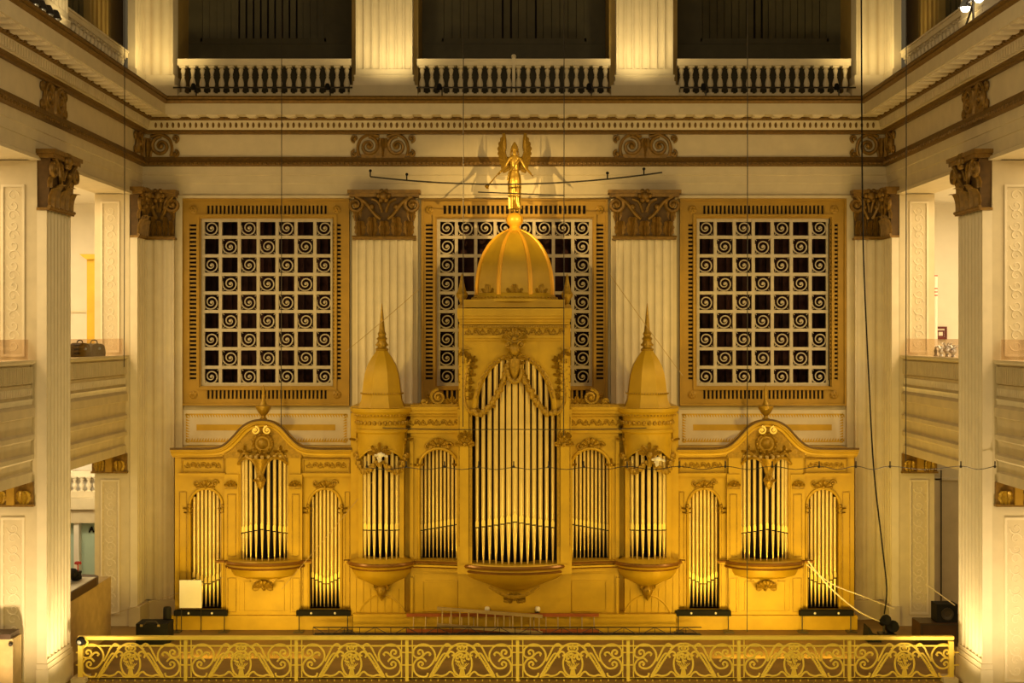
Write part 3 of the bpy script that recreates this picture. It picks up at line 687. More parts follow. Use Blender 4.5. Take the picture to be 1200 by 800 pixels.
    # pipes
    for a0, a1 in ((223, 260), (363, 399)):
        n = 8
        for i in range(n):
            q = (i+.5)/n; u = a0+(a1-a0)*q; h = abs(q-.5)*2; cu = sqrt(max(0, 1-h*h))
            opipe(t, x(u), y+.22, z(713), z(688-9*h), z(593-19*cu)+.02, .040)
    n = 11; R = .60
    for i in range(n):
        th = radians(-76+152*i/(n-1)); h = abs(i-(n-1)/2)/((n-1)/2)
        opipe(t, x(310.5)+R*.98*sin(th), y+.12-.52*cos(th), z(655), z(619+7*h), z(535-5*sin(pi*min(1,abs(h-.5)*2))*0)+.06, .042)
    # bowed console
    k = MB(); cx = x(310.5)
    k.lathe((cx, y+.1, 0), [(.3, z(654)), (.95, z(654)), (1.02, z(657)), (.98, z(660)), (1.0, z(662)), (.92, z(664)), (.70, z(666))], 28, a0=pi, a1=2*pi, sy=.72)
    xa, xb = sorted((x(256), x(365))); k.box(xa, xb, y, y-.14, z(659), z(655)); k.build('console_shelf', 'gold', t)
    k = MB(); k.tube([(cx+1.02*cos(a_*pi/24), y+.1+1.02*.72*sin(a_*pi/24), z(657.5)) for a_ in range(24, 49)], .045, 7); k.tube([(cx+.99*cos(a_*pi/24), y+.1+.99*.72*sin(a_*pi/24), z(663)) for a_ in range(24, 49)], .03, 6); k.tube([(x(254), y-.14, z(656.5)), (x(366), y-.14, z(656.5))], .035, 6); k.build('console_rail', 'rail', t)
    k = MB(); k.lathe((cx, y+.1, 0), [(.90, z(663)), (.88, z(668)), (.82, z(673)), (.60, z(676)), (.40, z(679)), (.0001, z(680))], 24, a0=pi, a1=2*pi, sy=.66); k.build('console_bowl', 'gold', t)
    k = MB(); leafspray(k, cx, z(686), .7, .22, y-.3, 7); k.prism([(cx-.40, z(674)), (cx+.40, z(674)), (cx+.25, z(681)), (cx, z(688)), (cx-.25, z(681))], y, y-.25); k.lathe((cx, y-.15, 0), [(.02, z(691)), (.05, z(689)), (.03, z(686))], 8); k.build('console_carving', 'golddark', t)
    f = MB(); xa, xb = sorted((x(279), x(341))); fplate(f, xa, xb, z(717), z(674), y-.10, .06, .02); xa, xb = sorted((x(286), x(334))); fplate(f, xa, xb, z(716), z(680), y-.10, .03, .03); f.build('base_panel', 'gold', t)
    f = MB()
    for (p, q) in ((210, 219), (264.5, 265.9), (354, 355.2), (404, 410)):
        xa, xb = sorted((x(p), x(q))); fplate(f, xa, xb, z(712), z(576), y, .018, .022) if xb-xa > .1 else f.box(xa, xb, y-.0, y-.03, z(716), z(560))
    for (p, q) in ((267.5, 278), (343, 352)):
        xa, xb = sorted((x(p), x(q))); fplate(f, xa, xb, z(651), z(578), y-.14, .02, .022)
        fplate(f, xa, xb, z(716), z(676), y-.10, .02, .022)
    f.build('panel_fillets', 'golddark', t)
    f = MB()
    for i in range(46):
        xx_ = x(206)+(x(411)-x(206))*i/45
        if not (min(x(256), x(362)) < xx_ < max(x(256), x(362))): f.box(xx_-.022, xx_+.022, y-.13, y-.2, z(532), z(530))
    xa, xb = sorted((x(204), x(262))); f.box(xa, xb, y, y-.135, z(534), z(530)); xa, xb = sorted((x(356), x(413))); f.box(xa, xb, y, y-.135, z(534), z(530)); f.build('dentil_band', 'gold', t)
    # urn and spear finial
    f = MB(); f.lathe((x(309), y-.05, 0), [(.09, z(491.5)), (.10, z(490)), (.06, z(489)), (.05, z(487)), (.13, z(483)), (.19, z(478)), (.20, z(475.5)), (.15, z(474.5)), (.0001, z(474))], 16); f = f.build('urn', 'golddark', t)
    q = MB(); q.lathe((x(309), y-.05, 0), [(.10, z(474.3)), (.07, z(471)), (.045, z(468)), (.05, z(463)), (.035, z(460)), (.045, z(457)), (.025, z(454)), (.0001, z(450))], 10); q.build('spike', 'golddark', f)
for s in (-1, 1): wing(s)
# ---------------------------------------------------------------- central case
yF = -1.9
case = thing('organ_case', 'tall golden organ case with ribbed central dome and two bell-roofed turrets', 'pipe organ case', (0, -1, 0))
def Zc(v): return Z(v, yF)
def Xc(u, y=yF): return X(u, y)
def sx(s, u, y=yF): return s*abs(X(u, y))       # u given for the left half
c = MB()
for s in (-1, 1):
    # flats between turret and tower
    xx = sorted((sx(s, 481), sx(s, 541))); aa = sorted((sx(s, 491), sx(s, 537)))
    c.box(*sorted((sx(s, 474), sx(s, 481))), yF+.22, yF+.3, Zc(720), Zc(474)); c.box(*sorted((sx(s, 480.5), sx(s, 484.5))), yF-.06, yF, Zc(652), Zc(512))
    arched_plate(c, xx[0], xx[1], Zc(720), Zc(508), aa[0], aa[1], Zc(655), Zc(548), Zc(525), yF, yF+.25)
    c.box(xx[0], xx[1], yF, yF+.3, Zc(508), Zc(474))
    # turret flanks
    c.box(*sorted((sx(s, 411), sx(s, 428))), yF, yF+.3, Zc(720), Zc(484)); c.box(*sorted((sx(s, 469), sx(s, 474))), yF-.22, yF+.3, Zc(657), Zc(484)); c.box(*sorted((sx(s, 469), sx(s, 474))), yF, yF+.3, Zc(720), Zc(657)); c.box(*sorted((sx(s, 421), sx(s, 426))), yF-.22, yF+.3, Zc(657), Zc(512))
    c.box(*sorted((sx(s, 428), sx(s, 469))), yF, yF+.3, Zc(720), Zc(657))
    c.box(sx(s, 411), sx(s, 414), yF+.3, -.02, Zc(720), Zc(480)); c.box(*sorted((sx(s, 411), sx(s, 541))), yF, -.05, Zc(480), Zc(476))
    # tower posts
    c.box(*sorted((sx(s, 537), sx(s, 554))), yF-.55, yF+.2, Zc(668), Zc(478)); c.box(*sorted((sx(s, 537), sx(s, 554))), yF-.08, yF+.2, Zc(720), Zc(668)); c.box(*sorted((sx(s, 540), sx(s, 550))), yF-.62, yF-.5, Zc(655), Zc(425))
    c.box(*sorted((sx(s, 538), sx(s, 546))), yF-.3, -.1, Zc(478), Zc(380))
c.box(sx(-1, 554), sx(1, 554), yF-.08, yF+.3, Zc(720), Zc(664))
yT = yF-.55
xa, xb = Xc(540, yT), Xc(666, yT)
arched_plate(c, xa, xb, Z(484, yT), Z(398, yT), Xc(556, yT), Xc(650, yT), Z(484, yT)-.001, Z(484, yT), Z(416, yT), yT, yT+.3)
c.box(xa, xb, yT+.3, -.1, Z(420, yT), Z(378, yT)); c.box(xa, xb, yT-.02, yT+.3, Z(398, yT), Z(376, yT))
c.build('casework', 'gold', case)
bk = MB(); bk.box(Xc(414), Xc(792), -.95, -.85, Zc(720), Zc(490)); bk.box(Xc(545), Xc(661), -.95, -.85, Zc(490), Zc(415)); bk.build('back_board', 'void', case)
pl = MB(); pl.box(Xc(414.5), Xc(791.5), yF-.16, -.02, 0, Z(722, yF-.2)); pl.box(Xc(414.5), Xc(791.5), yF-.20, -.02, Z(723, yF-.2), Z(719.5, yF-.2)); pl.build('plinth', 'gold', case)
# cornice and frieze of the flats
for s in (-1, 1):
    f = MB(); a, b = sorted((sx(s, 474), sx(s, 541)))
    for (p, v1, v0) in ((.22, 480, 476), (.17, 484, 480), (.10, 487, 484), (.06, 507, 504)): f.box(a, b, yF, yF-p, Zc(v1), Zc(v0))
    f.build('cornice', 'gold', case)
    f = MB(); runner(f, a+.05, b-.05, Zc(495), .20, yF-.01, 8); f.build('frieze_carving', 'golddark', case)
    aa = sorted((sx(s, 491), sx(s, 537))); A = arch_pts(aa[0], aa[1], Zc(548), Zc(525)); f = MB()
    f.tube([(aa[0], yF-.02, Zc(655))]+[(p, yF-.02, q) for p, q in A]+[(aa[1], yF-.02, Zc(655))], .04, 6); f.build('arch_moulding', 'gold', case)
    f = MB(); xm = sum(aa)/2; leafspray(f, xm, Zc(522), .6, .24, yF-.05, 5)
    for e in (-1, 1): f.spiral(xm+e*.26, Zc(522), .10, 1.3, .03, start=0, d=e, y=yF-.05, n=14); q_ = MB(); leafspray(q_, xm+e*.52, Zc(545), .2, .22, yF-.03, 3); q_.build('shoulder_carving', 'golddark', case)
    f.build('arch_carving', 'golddark', case)
    n = 10
    for i in range(n):
        q = (i+.5)/n; u = 491+46*q; h = abs(q-.5)*2; k = q
        opipe(case, sx(s, u), yF+.30-.22*k, Zc(655), Zc(625-9*k), Zc(549-22*sqrt(max(0, 1-h*h)))+.02, .035)
    # carved scroll resting on the cornice beside the tower
    f = MB(); xm = sx(s, 514); f.spiral(xm, Zc(465), .20, 1.8, .045, start=pi*.5, d=-s, y=yF-.12, n=30); leafspray(f, xm+s*-.35, Zc(474), .4, .26, yF-.1, 5); leafspray(f, xm+s*.30, Zc(474), .3, .2, yF-.1, 3); f.spiral(xm+s*.36, Zc(470), .08, 1.3, .03, start=0, d=s, y=yF-.12, n=14)
    f.box(xm-.5, xm+.5, yF-.02, yF-.2, Zc(476), Zc(473)); f.build('scroll_carving', 'golddark', case)
    # console below the flat
    f = MB(); a, b = sorted((sx(s, 474), sx(s, 545)))
    nn = 12; A = [(sx(s, 474+(545-474)*i/nn), yF-.16-.30*(i/nn)**1.6) for i in range(nn+1)]
    for (g_, z1, z0) in ((0, Zc(659), Zc(655)), (-.05, Zc(664), Zc(659)), (.03, Zc(662), Zc(660)), (-.14, Zc(668), Zc(664))):
        f.plan([(p, q-g_) if g_ < 0 else (p, q-g_) for p, q in A]+[(sx(s, 545), yF), (sx(s, 474), yF)], z1, z0)
    f.build('console_shelf', 'gold', case)
    f = MB(); f.tube([(p, q-.02, Zc(657)) for p, q in A], .04, 6); f.tube([(p, q+.05, Zc(663)) for p, q in A], .025, 6); f.build('console_rail', 'rail', case)
    f = MB(); fplate(f, *sorted((sx(s, 494), sx(s, 536))), Zc(716), Zc(680), yF, .04, .025); fplate(f, *sorted((sx(s, 484), sx(s, 541))), Zc(719), Zc(672), yF, .03, .02); f.build('base_panel', 'gold', case)
# ---- turrets
def turret(s):
    cx, cy = sx(s, 447.5), yF+.02
    d = MB(); R8 = lambda prof, n=24: d.lathe((cx, cy, 0), prof, n)
    z = lambda v: Z(v, cy-.3)
    R8([(.1, z(521)), (.62, z(521)), (.62, z(508)), (.66, z(506)), (.66, z(503)), (.62, z(502)), (.62, z(489)), (.68, z(487)), (.72, z(484)), (.78, z(482)), (.80, z(478)), (.3, z(477))])
    tb = d.build('turret_drum', 'gold', case)
    d = MB()
    for i in range(15):
        a = pi+pi*(i+.5)/15; d.ball((cx+.63*cos(a), cy+.63*sin(a), z(495)), .055, 6)
    for i in range(26):
        a = pi+pi*(i+.5)/26; d.ball((cx+.69*cos(a), cy+.69*sin(a), z(486)), .03, 5)
    for e in (-1, 1): leafspray(d, cx+e*.60, z(516), .22, .24, cy-.15, 3)
    d.build('turret_carving', 'golddark', tb)
    # bell roof, eight-sided
    d = MB(); d.lathe((cx, cy, 0), [(.62, z(478)), (.60, z(475)), (.54, z(469)), (.52, z(463)), (.53, z(461)), (.51, z(459)), (.49, z(450)), (.45, z(438)), (.38, z(428)), (.27, z(419)), (.19, z(414)), (.15, z(411))], 8, a0=pi/8, a1=2*pi+pi/8)
    dm = d.build('turret_dome', 'gold', case, smooth=20)
    d = MB(); d.lathe((cx, cy, 0), [(.15, z(411)), (.17, z(409)), (.11, z(407)), (.13, z(402)), (.10, z(399)), (.14, z(397)), (.085, z(394)), (.11, z(391)), (.075, z(388)), (.05, z(375)), (.028, z(364)), (.008, z(355))], 12)
    for i in range(6): d.ball((cx+.13*cos(i*pi/3), cy+.13*sin(i*pi/3), z(404)), .035, 6)
    d.build('spire', 'golddark', dm)
    d = MB()
    for i in range(24):
        a = pi+pi*i/23; d.ball((cx+.525*cos(a), cy+.525*sin(a), z(461)), .022, 5)
    d.build('bead_moulding', 'golddark', dm)
    # curved valance with an arch
    v = MB(); n = 20; A, B = [], []
    for i in range(n+1):
        th = radians(-84+168*i/n); q = sin(th)/sin(radians(84)); A.append((th, z(548-24*sqrt(max(0, 1-q*q))))); B.append((th, z(520)))
    vs = []
    for r in (.60, .54):
        for arr in (A, B): vs += [(cx+r*sin(th), cy-r*cos(th), zz) for th, zz in arr]
    k = n+1; fs = []
    for i in range(n): fs += [(i, i+1, k+i+1, k+i), (2*k+i, 3*k+i, 3*k+i+1, 2*k+i+1), (i, 2*k+i, 2*k+i+1, i+1), (k+i, k+i+1, 3*k+i+1, 3*k+i)]
    fs += [(0, k, 3*k, 2*k), (k-1, 3*k-1, 4*k-1, 2*k-1)]; v.add(vs, fs); v.tube([(cx+.60*sin(th), cy-.60*cos(th), zz) for th, zz in A], .03, 6); v.build('turret_valance', 'gold', case)
    g_ = MB()                       # garland hung across the pipes
    leafspray(g_, cx, z(531), .34, .36, cy-.66, 5); g_.ball((cx, cy-.70, z(532)), .09, 8); g_.tube([(cx, cy-.66, z(545)), (cx, cy-.68, z(530))], .06, 6)
    for e in (-1, 1):
        for i in range(12):
            q = i/11; th = radians(e*(8+70*q)); zz = z(540+14*sin(pi*min(1, q*1.15))*1.0-6*q); rr = .64; g_.ball((cx+rr*sin(th), cy-rr*cos(th), zz), .055+.018*(i % 3), 6); g_.ball((cx+(rr+.04)*sin(th+.05), cy-(rr+.04)*cos(th+.05), zz-.05), .035, 5)
    g_.build('garland', 'golddark', case)
    for i in range(9):
        th = radians(-74+148*i/8); h = abs(i-4)/4
        opipe(case, cx+.47*sin(th), cy-.47*cos(th), z(657), z(621+2*h), z(549-24*sqrt(max(0, 1-(sin(th)/1.02)**2)))+.02, .048 if h < .8 else .038)
    # console
    k = MB(); zz = lambda v: Z(v, cy-.6)
    k.lathe((cx, cy, 0), [(.2, zz(656)), (.60, zz(656)), (.66, zz(658)), (.82, zz(660)), (.84, zz(664)), (.78, zz(668)), (.72, zz(669))], 30, a0=pi, a1=2*pi); k.box(*sorted((sx(s, 405), sx(s, 412))), yF, yF-.25, Zc(658), Zc(655)); k.build('turret_console', 'gold', case)
    k = MB(); k.tube([(cx+.85*cos(a_*pi/24), cy+.85*sin(a_*pi/24), zz(661.5)) for a_ in range(24, 49)], .05, 7); k.tube([(cx+.79*cos(a_*pi/24), cy+.79*sin(a_*pi/24), zz(667)) for a_ in range(24, 49)], .03, 6); k.tube([(sx(s, 404), yF-.2, Zc(656)), (sx(s, 411), yF-.2, Zc(656))], .05, 6); k.build('console_rail', 'rail', case)
    k = MB(); k.lathe((cx, cy, 0), [(.75, zz(668)), (.72, zz(674)), (.62, zz(680)), (.40, zz(685)), (.25, zz(689)), (.0001, zz(692))], 26, a0=pi, a1=2*pi); k = k.build('console_bowl', 'gold', case)
    # carved head under the bowl
    k2 = MB(); k2.ball((cx, cy-.16, zz(695)), .13, 10, sz=1.25)
    for i in range(7): a = pi*i/6; k2.ball((cx+.13*cos(a), cy-.14, zz(694)+.11*sin(a)), .05, 6)
    k2.ball((cx, cy-.29, zz(695.5)), .03, 6); leafspray(k2, cx, zz(690), .5, .16, cy-.18, 5); k2.lathe((cx, cy-.1, 0), [(.01, zz(708)), (.08, zz(702)), (.10, zz(698))], 8); k2.build('corbel_carving', 'golddark', k)
    # boarding with ogee curves below
    f = MB()
    for i in range(7):
        u = 417+i*8.3; top = 676 if i < 2 else (690-6*abs(i-4)+6)
        f.box(sx(s, u)-.012, sx(s, u)+.012, yF, yF-.02, Zc(718), Zc(top+ (6 if i > 1 else 0)))
    for e in (-1, 1): f.tube(crom([(cx+e*.05, yF-.01, Zc(697)), (cx+e*.25, yF-.01, Zc(700)), (cx+e*.45, yF-.01, Zc(708)), (cx+e*.58, yF-.01, Zc(718))], 5), .022, 5)
    f.box(*sorted((sx(s, 481), sx(s, 484))), yF, yF-.06, Zc(719), Zc(676)); f.build('base_boarding', 'gold', case)
for s in (-1, 1): turret(s)
# ---- central tower
zT = lambda v: Z(v, yT)
f = MB()
for (p, v1, v0) in ((.05, 399, 396), (.10, 396, 393), (.08, 384, 381), (.14, 380, 377), (.22, 377, 373.5), (.30, 373.5, 370), (.34, 370, 361.5)):
    f.box(xa-p*.22, xb+p*.22, yT-p, -.15, zT(v1), zT(v0))
f.build('tower_cornice', 'gold', case)
f = MB(); runner(f, xa+.1, xb-.1, zT(388.5), .20, yT-.03, 14)
for i in range(44): f.box(xa+.03+(xb-xa-.1)*i/43, xa+.07+(xb-xa-.1)*i/43, yT-.12, yT-.05, zT(383.5), zT(381.5))
f.build('frieze_carving', 'golddark', case)
DY = yT+.95
f = MB(); zD = lambda v: Z(v, DY)
f.box(Xc(552, DY)-.16, Xc(653, DY)+.16, DY-1.0, DY+.85, zD(361), zD(352))
f.lathe((0, DY, 0), [(1.12, zD(354)), (1.12, zD(351)), (1.05, zD(349)), (1.03, zD(346)), (1.0, zD(344))], 48); f.build('dome_base', 'gold', case)
domep = [(1.02, 346), (1.02, 340), (1.01, 332), (.985, 322), (.94, 312), (.875, 303), (.79, 295), (.68, 287), (.55, 280.5), (.40, 275), (.26, 271.5), (.17, 269.5)]
domep = crom(domep, 3)
f = MB(); f.lathe((0, DY, 0), [(r, zD(v)) for r, v in domep], 8, a0=pi/8, a1=2*pi+pi/8)
dome = f.build('dome', 'gold', case, smooth=25)
for i in range(8):
    a = pi/8+i*pi/4; f = MB(); f.tube([(r*1.003*cos(a), DY+r*1.003*sin(a), zD(v)) for r, v in domep], [.055*min(1, .35+r*.65) for r, v in domep], 6); f.build('dome_rib', 'goldline', dome)
for i in range(8):
    a = i*pi/4; T = Tr(.945*cos(a), DY+.945*sin(a), zD(344.5)) @ Rz(a+pi/2); f = MB(); f.leaf(T, .20, .26, curl=.04, ridge=.03)
    for e in (-1, 1): f.leaf(T @ Tr(e*.10, 0, 0) @ Ry(e*.7), .10, .18, curl=.03, ridge=.02)
    f.build('dome_leaf', 'golddark', dome)
f = MB()
for i in range(56): a = i*2*pi/56; f.ball((1.07*cos(a), DY+1.07*sin(a), zD(349.5)), .028, 5)
f.tube([(1.05*cos(i*pi/24), DY+1.05*sin(i*pi/24), zD(350)) for i in range(48)], .025, 6, closed=True)
f.build('bead_moulding', 'golddark', dome)
f = MB(); f.lathe((0, DY, 0), [(.19, zD(270.5)), (.20, zD(269)), (.15, zD(268)), (.12, zD(266)), (.14, zD(264.5)), (.20, zD(262)), (.225, zD(258)), (.20, zD(253)), (.12, zD(250)), (.06, zD(249.3)), (.0001, zD(249))], 20); f.build('ball_finial', 'goldline', dome)
for s in (-1, 1):   # corner pinnacles
    px, py = sx(s, 541, yT), yT+.2; f = MB()
    f.lathe((px, py, 0), [(.07, zT(361)), (.07, zT(357)), (.05, zT(355)), (.08, zT(351)), (.14, zT(347)), (.15, zT(344)), (.11, zT(341)), (.08, zT(336)), (.05, zT(330)), (.035, zT(324)), (.0001, zT(319))], 12); f.box(px-.09, px+.09, py-.09, py+.09, zT(361.5), zT(357)); f.build('pinnacle', 'golddark', case)
# arch of the tower: moulding, side carving, crest and garlands
AA = arch_pts(Xc(556, yT), Xc(650, yT), zT(484), zT(416), 24); f = MB(); f.tube([(p, yT-.03, q) for p, q in AA], .07, 7); f.build('arch_moulding', 'gold', case)
f = MB()
for i in range(3, 22):
    p, q = AA[i]; f.ball((p, yT-.12, q), .05, 6)
f.tube([(p, yT-.11, q) for p, q in AA[2:23]], .025, 6)
f.build('bead_moulding', 'golddark', case)
for s in (-1, 1):
    f = MB()
    for (u, v, w) in ((549, 431, .24), (548, 440, .22), (547, 449, .2), (547, 458, .2), (548, 467, .22), (551, 423, .2)): leafspray(f, sx(s, u, yT), zT(v), w*1.1, w*1.1, yT-.03, 5)
    f.tube(crom([(sx(s, 551, yT), yT-.03, zT(421)), (sx(s, 546, yT), yT-.04, zT(440)), (sx(s, 544, yT), yT-.05, zT(462)), (sx(s, 546, yT), yT-.07, zT(474)), (sx(s, 551, yT), yT-.09, zT(482)), (sx(s, 557, yT), yT-.1, zT(485))], 4), .045, 6)
    f.build('spandrel_carving', 'golddark', case)
    # slim fluted pilaster and its little capital on the tower corner
    f = MB(); xm = sx(s, 543.5, yT); f.box(xm-.08, xm+.08, yT, yT-.05, zT(486), zT(416)); 
    for e in (-1, 0, 1): f.box(xm+e*.05-.012, xm+e*.05+.012, yT-.05, yT-.065, zT(484), zT(419))
    f.build('tower_pilaster', 'gold', case)
    f = MB(); leafspray(f, xm, zT(416), .26, .14, yT-.05, 5); f.box(xm-.12, xm+.12, yT, yT-.12, zT(409), zT(406.5)); f.build('small_capital', 'golddark', case)
    f = MB(); f.box(sx(s, 537.5, yT), sx(s, 541, yT), yT-.04, yT, zT(640), zT(488)); f.box(sx(s, 550, yT), sx(s, 553, yT), yT-.04, yT, zT(640), zT(488)); leafspray(f, sx(s, 545, yT), zT(521), .42, .26, yT-.07, 5); leafspray(f, sx(s, 545, yT), zT(512), .30, .2, yT-.08, 5); f.build('post_carving', 'golddark', case)
f = MB(); yk = yT-.22
leafspray(f, 0, zT(397), .5, .34, yk, 5); f.prism([(-.17, zT(402)), (-.19, zT(394)), (-.1, zT(389)), (0, zT(387)), (.1, zT(389)), (.19, zT(394)), (.17, zT(402)), (0, zT(409))], yk-.02, yk+.22)
for e in (-1, 1): f.spiral(e*.16, zT(404), .10, 1.4, .035, start=pi/2, d=e, y=yk-.05, n=16); f.spiral(e*.10, zT(391), .07, 1.3, .025, start=-pi/2, d=e, y=yk-.05, n=14)
f.ball((0, yk-.06, zT(409)), .13, 10, sz=1.25); leafspray(f, 0, zT(420), .46, .26, yk-.04, 5); f.lathe((0, yk, 0), [(.05, zT(443)), (.12, zT(436)), (.15, zT(428)), (.14, zT(420))], 10)
f.build('crest', 'golddark', case)
f = MB(); P = []
for e in (-1, 1):
    path = crom([(e*.16, zT(428)), (e*.22, zT(441)), (e*.36, zT(456)), (e*.58, zT(474)), (e*.82, zT(484)), (e*1.02, zT(482))], 7)
    for i, (p, q) in enumerate(path):
        rr = .052+.03*random.random(); f.ball((p+random.uniform(-.03,.03), yT-.12-.12*(1-abs(p)), q+random.uniform(-.02,.02)), rr, 6)
        if i % 3 == 0: f.leaf(Tr(p, yT-.10-.1*(1-abs(p)), q) @ Ry(random.uniform(-2,2)), .10, .15, curl=.03, ridge=.02)
for i in range(14):
    a = pi+pi*i/13; f.ball((.17*cos(a), yT-.28, zT(434)+.28*sin(a)), .05+.02*random.random(), 6)
f.build('garland', 'golddark', case)
# thirteen great pipes
n = 13
for i in range(n):
    u = 559+(648-559)*i/(n-1); q = (u-603.5)/46; h = abs(q); r = .068-.020*h
    x_ = Xc(u, yT); top = zT(484-66*sqrt(max(0, 1-min(1, (x_/1.0)**2))))-.02
    opipe(case, x_, yT+.16-.20*(1-h*h), zT(664), zT(612.5+8*h), top, r)
# great bowed console
f = MB(); z2 = lambda v: Z(v, yT-.25)
f.lathe((0, yT+.55, 0), [(.5, z2(662)), (1.40, z2(662)), (1.44, z2(665)), (1.38, z2(668)), (1.42, z2(671)), (1.34, z2(673)), (1.0, z2(675))], 40, a0=pi, a1=2*pi, sy=.66); f.build('tower_console', 'gold', case)
f = MB(); f.tube([(1.44*cos(a_*pi/30), yT+.55+1.44*.66*sin(a_*pi/30), z2(665.5)) for a_ in range(31, 60)], .05, 7); f.tube([(1.40*cos(a_*pi/30), yT+.55+1.40*.66*sin(a_*pi/30), z2(671.5)) for a_ in range(31, 60)], .035, 6); f.build('console_rail', 'rail', case)
f = MB(); f.lathe((0, yT+.55, 0), [(1.28, z2(673)), (1.26, z2(677)), (1.10, z2(682)), (.90, z2(686)), (.62, z2(691)), (.34, z2(696)), (.0001, z2(699))], 36, a0=pi, a1=2*pi, sy=.62); f = f.build('console_bowl', 'gold', case)
k = MB(); leafspray(k, 0, z2(704), .7, .24, yT-.08, 7); k.spiral(-.12, z2(706), .07, 1.2, .025, start=pi/2, d=-1, y=yT-.05, n=12); k.spiral(.12, z2(706), .07, 1.2, .025, start=pi/2, d=1, y=yT-.05, n=12)
k.tube(crom([(-.62, yT-.05, z2(689)), (-.3, yT-.15, z2(697)), (0, yT-.2, z2(700)), (.3, yT-.15, z2(697)), (.62, yT-.05, z2(689))], 5), .05, 6); k.build('console_carving', 'golddark', f)
# ================================================================ ANGEL
DYA = yF-.55+.95; ZA = Z(249, DYA)
def skin_mesh(name, V, E, R, m, parent, sub=2):
    me = bpy.data.meshes.new(name); me.from_pydata(V, E, []); o = bpy.data.objects.new(name, me); COL.objects.link(o)
    md = o.modifiers.new('s', 'SKIN'); md.use_smooth_shade = True
    if not me.skin_vertices: me.attributes  # layer is made by the modifier
    for i, sv in enumerate(o.data.skin_vertices[0].data): sv.radius = R[i] if isinstance(R[i], tuple) else (R[i], R[i]); sv.use_root = (i == 0)
    sm = o.modifiers.new('u', 'SUBSURF'); sm.levels = sub; sm.render_levels = sub
    bpy.context.view_layer.update(); dg = bpy.context.evaluated_depsgraph_get()
    me2 = bpy.data.meshes.new_from_object(o.evaluated_get(dg)); bpy.data.objects.remove(o)
    return me2
ang = thing('angel_statue', 'bright gilded angel with raised wings and trumpet standing above the organ dome', 'statue', (0, DYA, ZA))
SV = []; SE = []; SR = []
def jn(p, r, prev=None):
    SV.append(p); SR.append(r); i = len(SV)-1
    if prev is not None: SE.append((prev, i))
    return i
pel = jn((0,0,.88), (.115,.09)); ab = jn((0,.0,1.02), (.095,.08), pel); chst = jn((0,-.01,1.22), (.125,.095), ab); nk0 = jn((0,0,1.40), (.075,.06), chst)
nk = jn((0,-.01,1.47), .045, nk0); hd = jn((0,-.02,1.57), (.075,.085), nk); jn((0,-.015,1.68), (.062,.072), hd)
for s in (-1, 1):
    sh = jn((s*.14,0,1.36), .058, nk0)
    if s < 0: el = jn((-.25,-.06,1.14), .040, sh); wr = jn((-.34,-.16,1.02), .028, el); hn = jn((-.37,-.20,.98), (.030,.022), wr)
    else: el = jn((.27,-.03,1.14), .040, sh); wr = jn((.40,-.12,.98), .028, el); hn = jn((.43,-.15,.94), (.030,.022), wr)
    hp = jn((s*.075,0,.80), (.085,.08), pel); kn = jn((s*.075,-.04 if s > 0 else -.01,.46), .058, hp); an_ = jn((s*.06,.02,.10), .036, kn); jn((s*.065,-.10,.035), (.035,.025), an_)
me = skin_mesh('body', SV, SE, SR, 'angel', ang)
bx_ = MB(); bx_.v = [Vector(v.co)+Vector((0, DYA, ZA)) for v in me.vertices]; bx_.f = [list(p.vertices) for p in me.polygons]
O = Vector((0, DYA, ZA)); bx_.T = Tr(*O)
# face and hands
bx_.ball((0,-.115,1.585), .016, 8, sz=1.6); bx_.tube([(-.022,-.098,1.548),(0,-.106,1.546),(.022,-.098,1.548)], .007, 5)
for e in (-1, 1): bx_.ball((e*.030,-.098,1.605), .011, 6); bx_.ball((e*.078,-.02,1.59), .018, 6, sx=.5, sz=1.5)
for s, base, dr in ((-1, (-.375,-.205,.975), (-.5,-.5,-.7)), (1, (.435,-.155,.935), (.6,-.35,-.7))):
    d_ = Vector(dr).normalized(); side = d_.cross(Vector((0,0,1))).normalized()
    for k in range(4):
        b0 = Vector(base)+side*(.012*(k-1.5)); ln = (.055,.07,.065,.05)[k]; bx_.tube([b0, b0+d_*ln*.5, b0+d_*ln*.85+Vector((0,-.015,-.012))], [.0085,.008,.006], 6)
    b0 = Vector(base)-d_*.02+side*.025; bx_.tube([b0, b0+side*.02+d_*.02, b0+side*.022+d_*.045], [.010,.009,.007], 6)
bx_.build('body', 'angel', ang, smooth=60)
bpy.data.meshes.remove(me)
r = MB(Tr(*O)); P = []
prof = [(.10,1.40,.07),(.125,1.30,.09),(.115,1.15,.085),(.11,1.05,.08),(.15,.92,.115),(.16,.75,.125),(.145,.5,.13),(.14,.25,.13),(.16,.09,.14)]
n = 30; vs = []; fs = []
for j, (rx, zz, ry) in enumerate(prof):
    amp = .0 if j < 4 else .012+.006*(j-4)
    for i in range(n): a = 2*pi*i/n; q = 1+amp/rx*cos(a*9+j*.3); vs.append((rx*q*cos(a), -.0+ry*q*sin(a), zz))
for j in range(len(prof)-1):
    for i in range(n): fs.append((j*n+i, j*n+(i+1) % n, (j+1)*n+(i+1) % n, (j+1)*n+i))
r.add(vs, fs); r.tube([(.115*cos(a*pi/8), .09*sin(a*pi/8), 1.06) for a in range(16)], .014, 5, closed=True); r.tube(crom([(.12,-.09,1.3),(0,-.125,1.18),(-.13,-.08,1.02),(-.18,-.06,.8)],4), .02, 5); r.build('robe', 'angel', ang, smooth=60)
h = MB(Tr(*O)); h.ball((0,.015,1.625), .088, 12, sz=1.05); h.lathe((0,.01,0), [(.092,1.62),(.085,1.67),(.06,1.72),(.035,1.76),(.012,1.79)], 10)
for e in (-1, 1):
    for k in range(4): h.ball((e*(.078+.006*k), .01+.02*(k % 2), 1.60-.045*k), .028, 6)
h.build('hair', 'angel', ang, smooth=60)
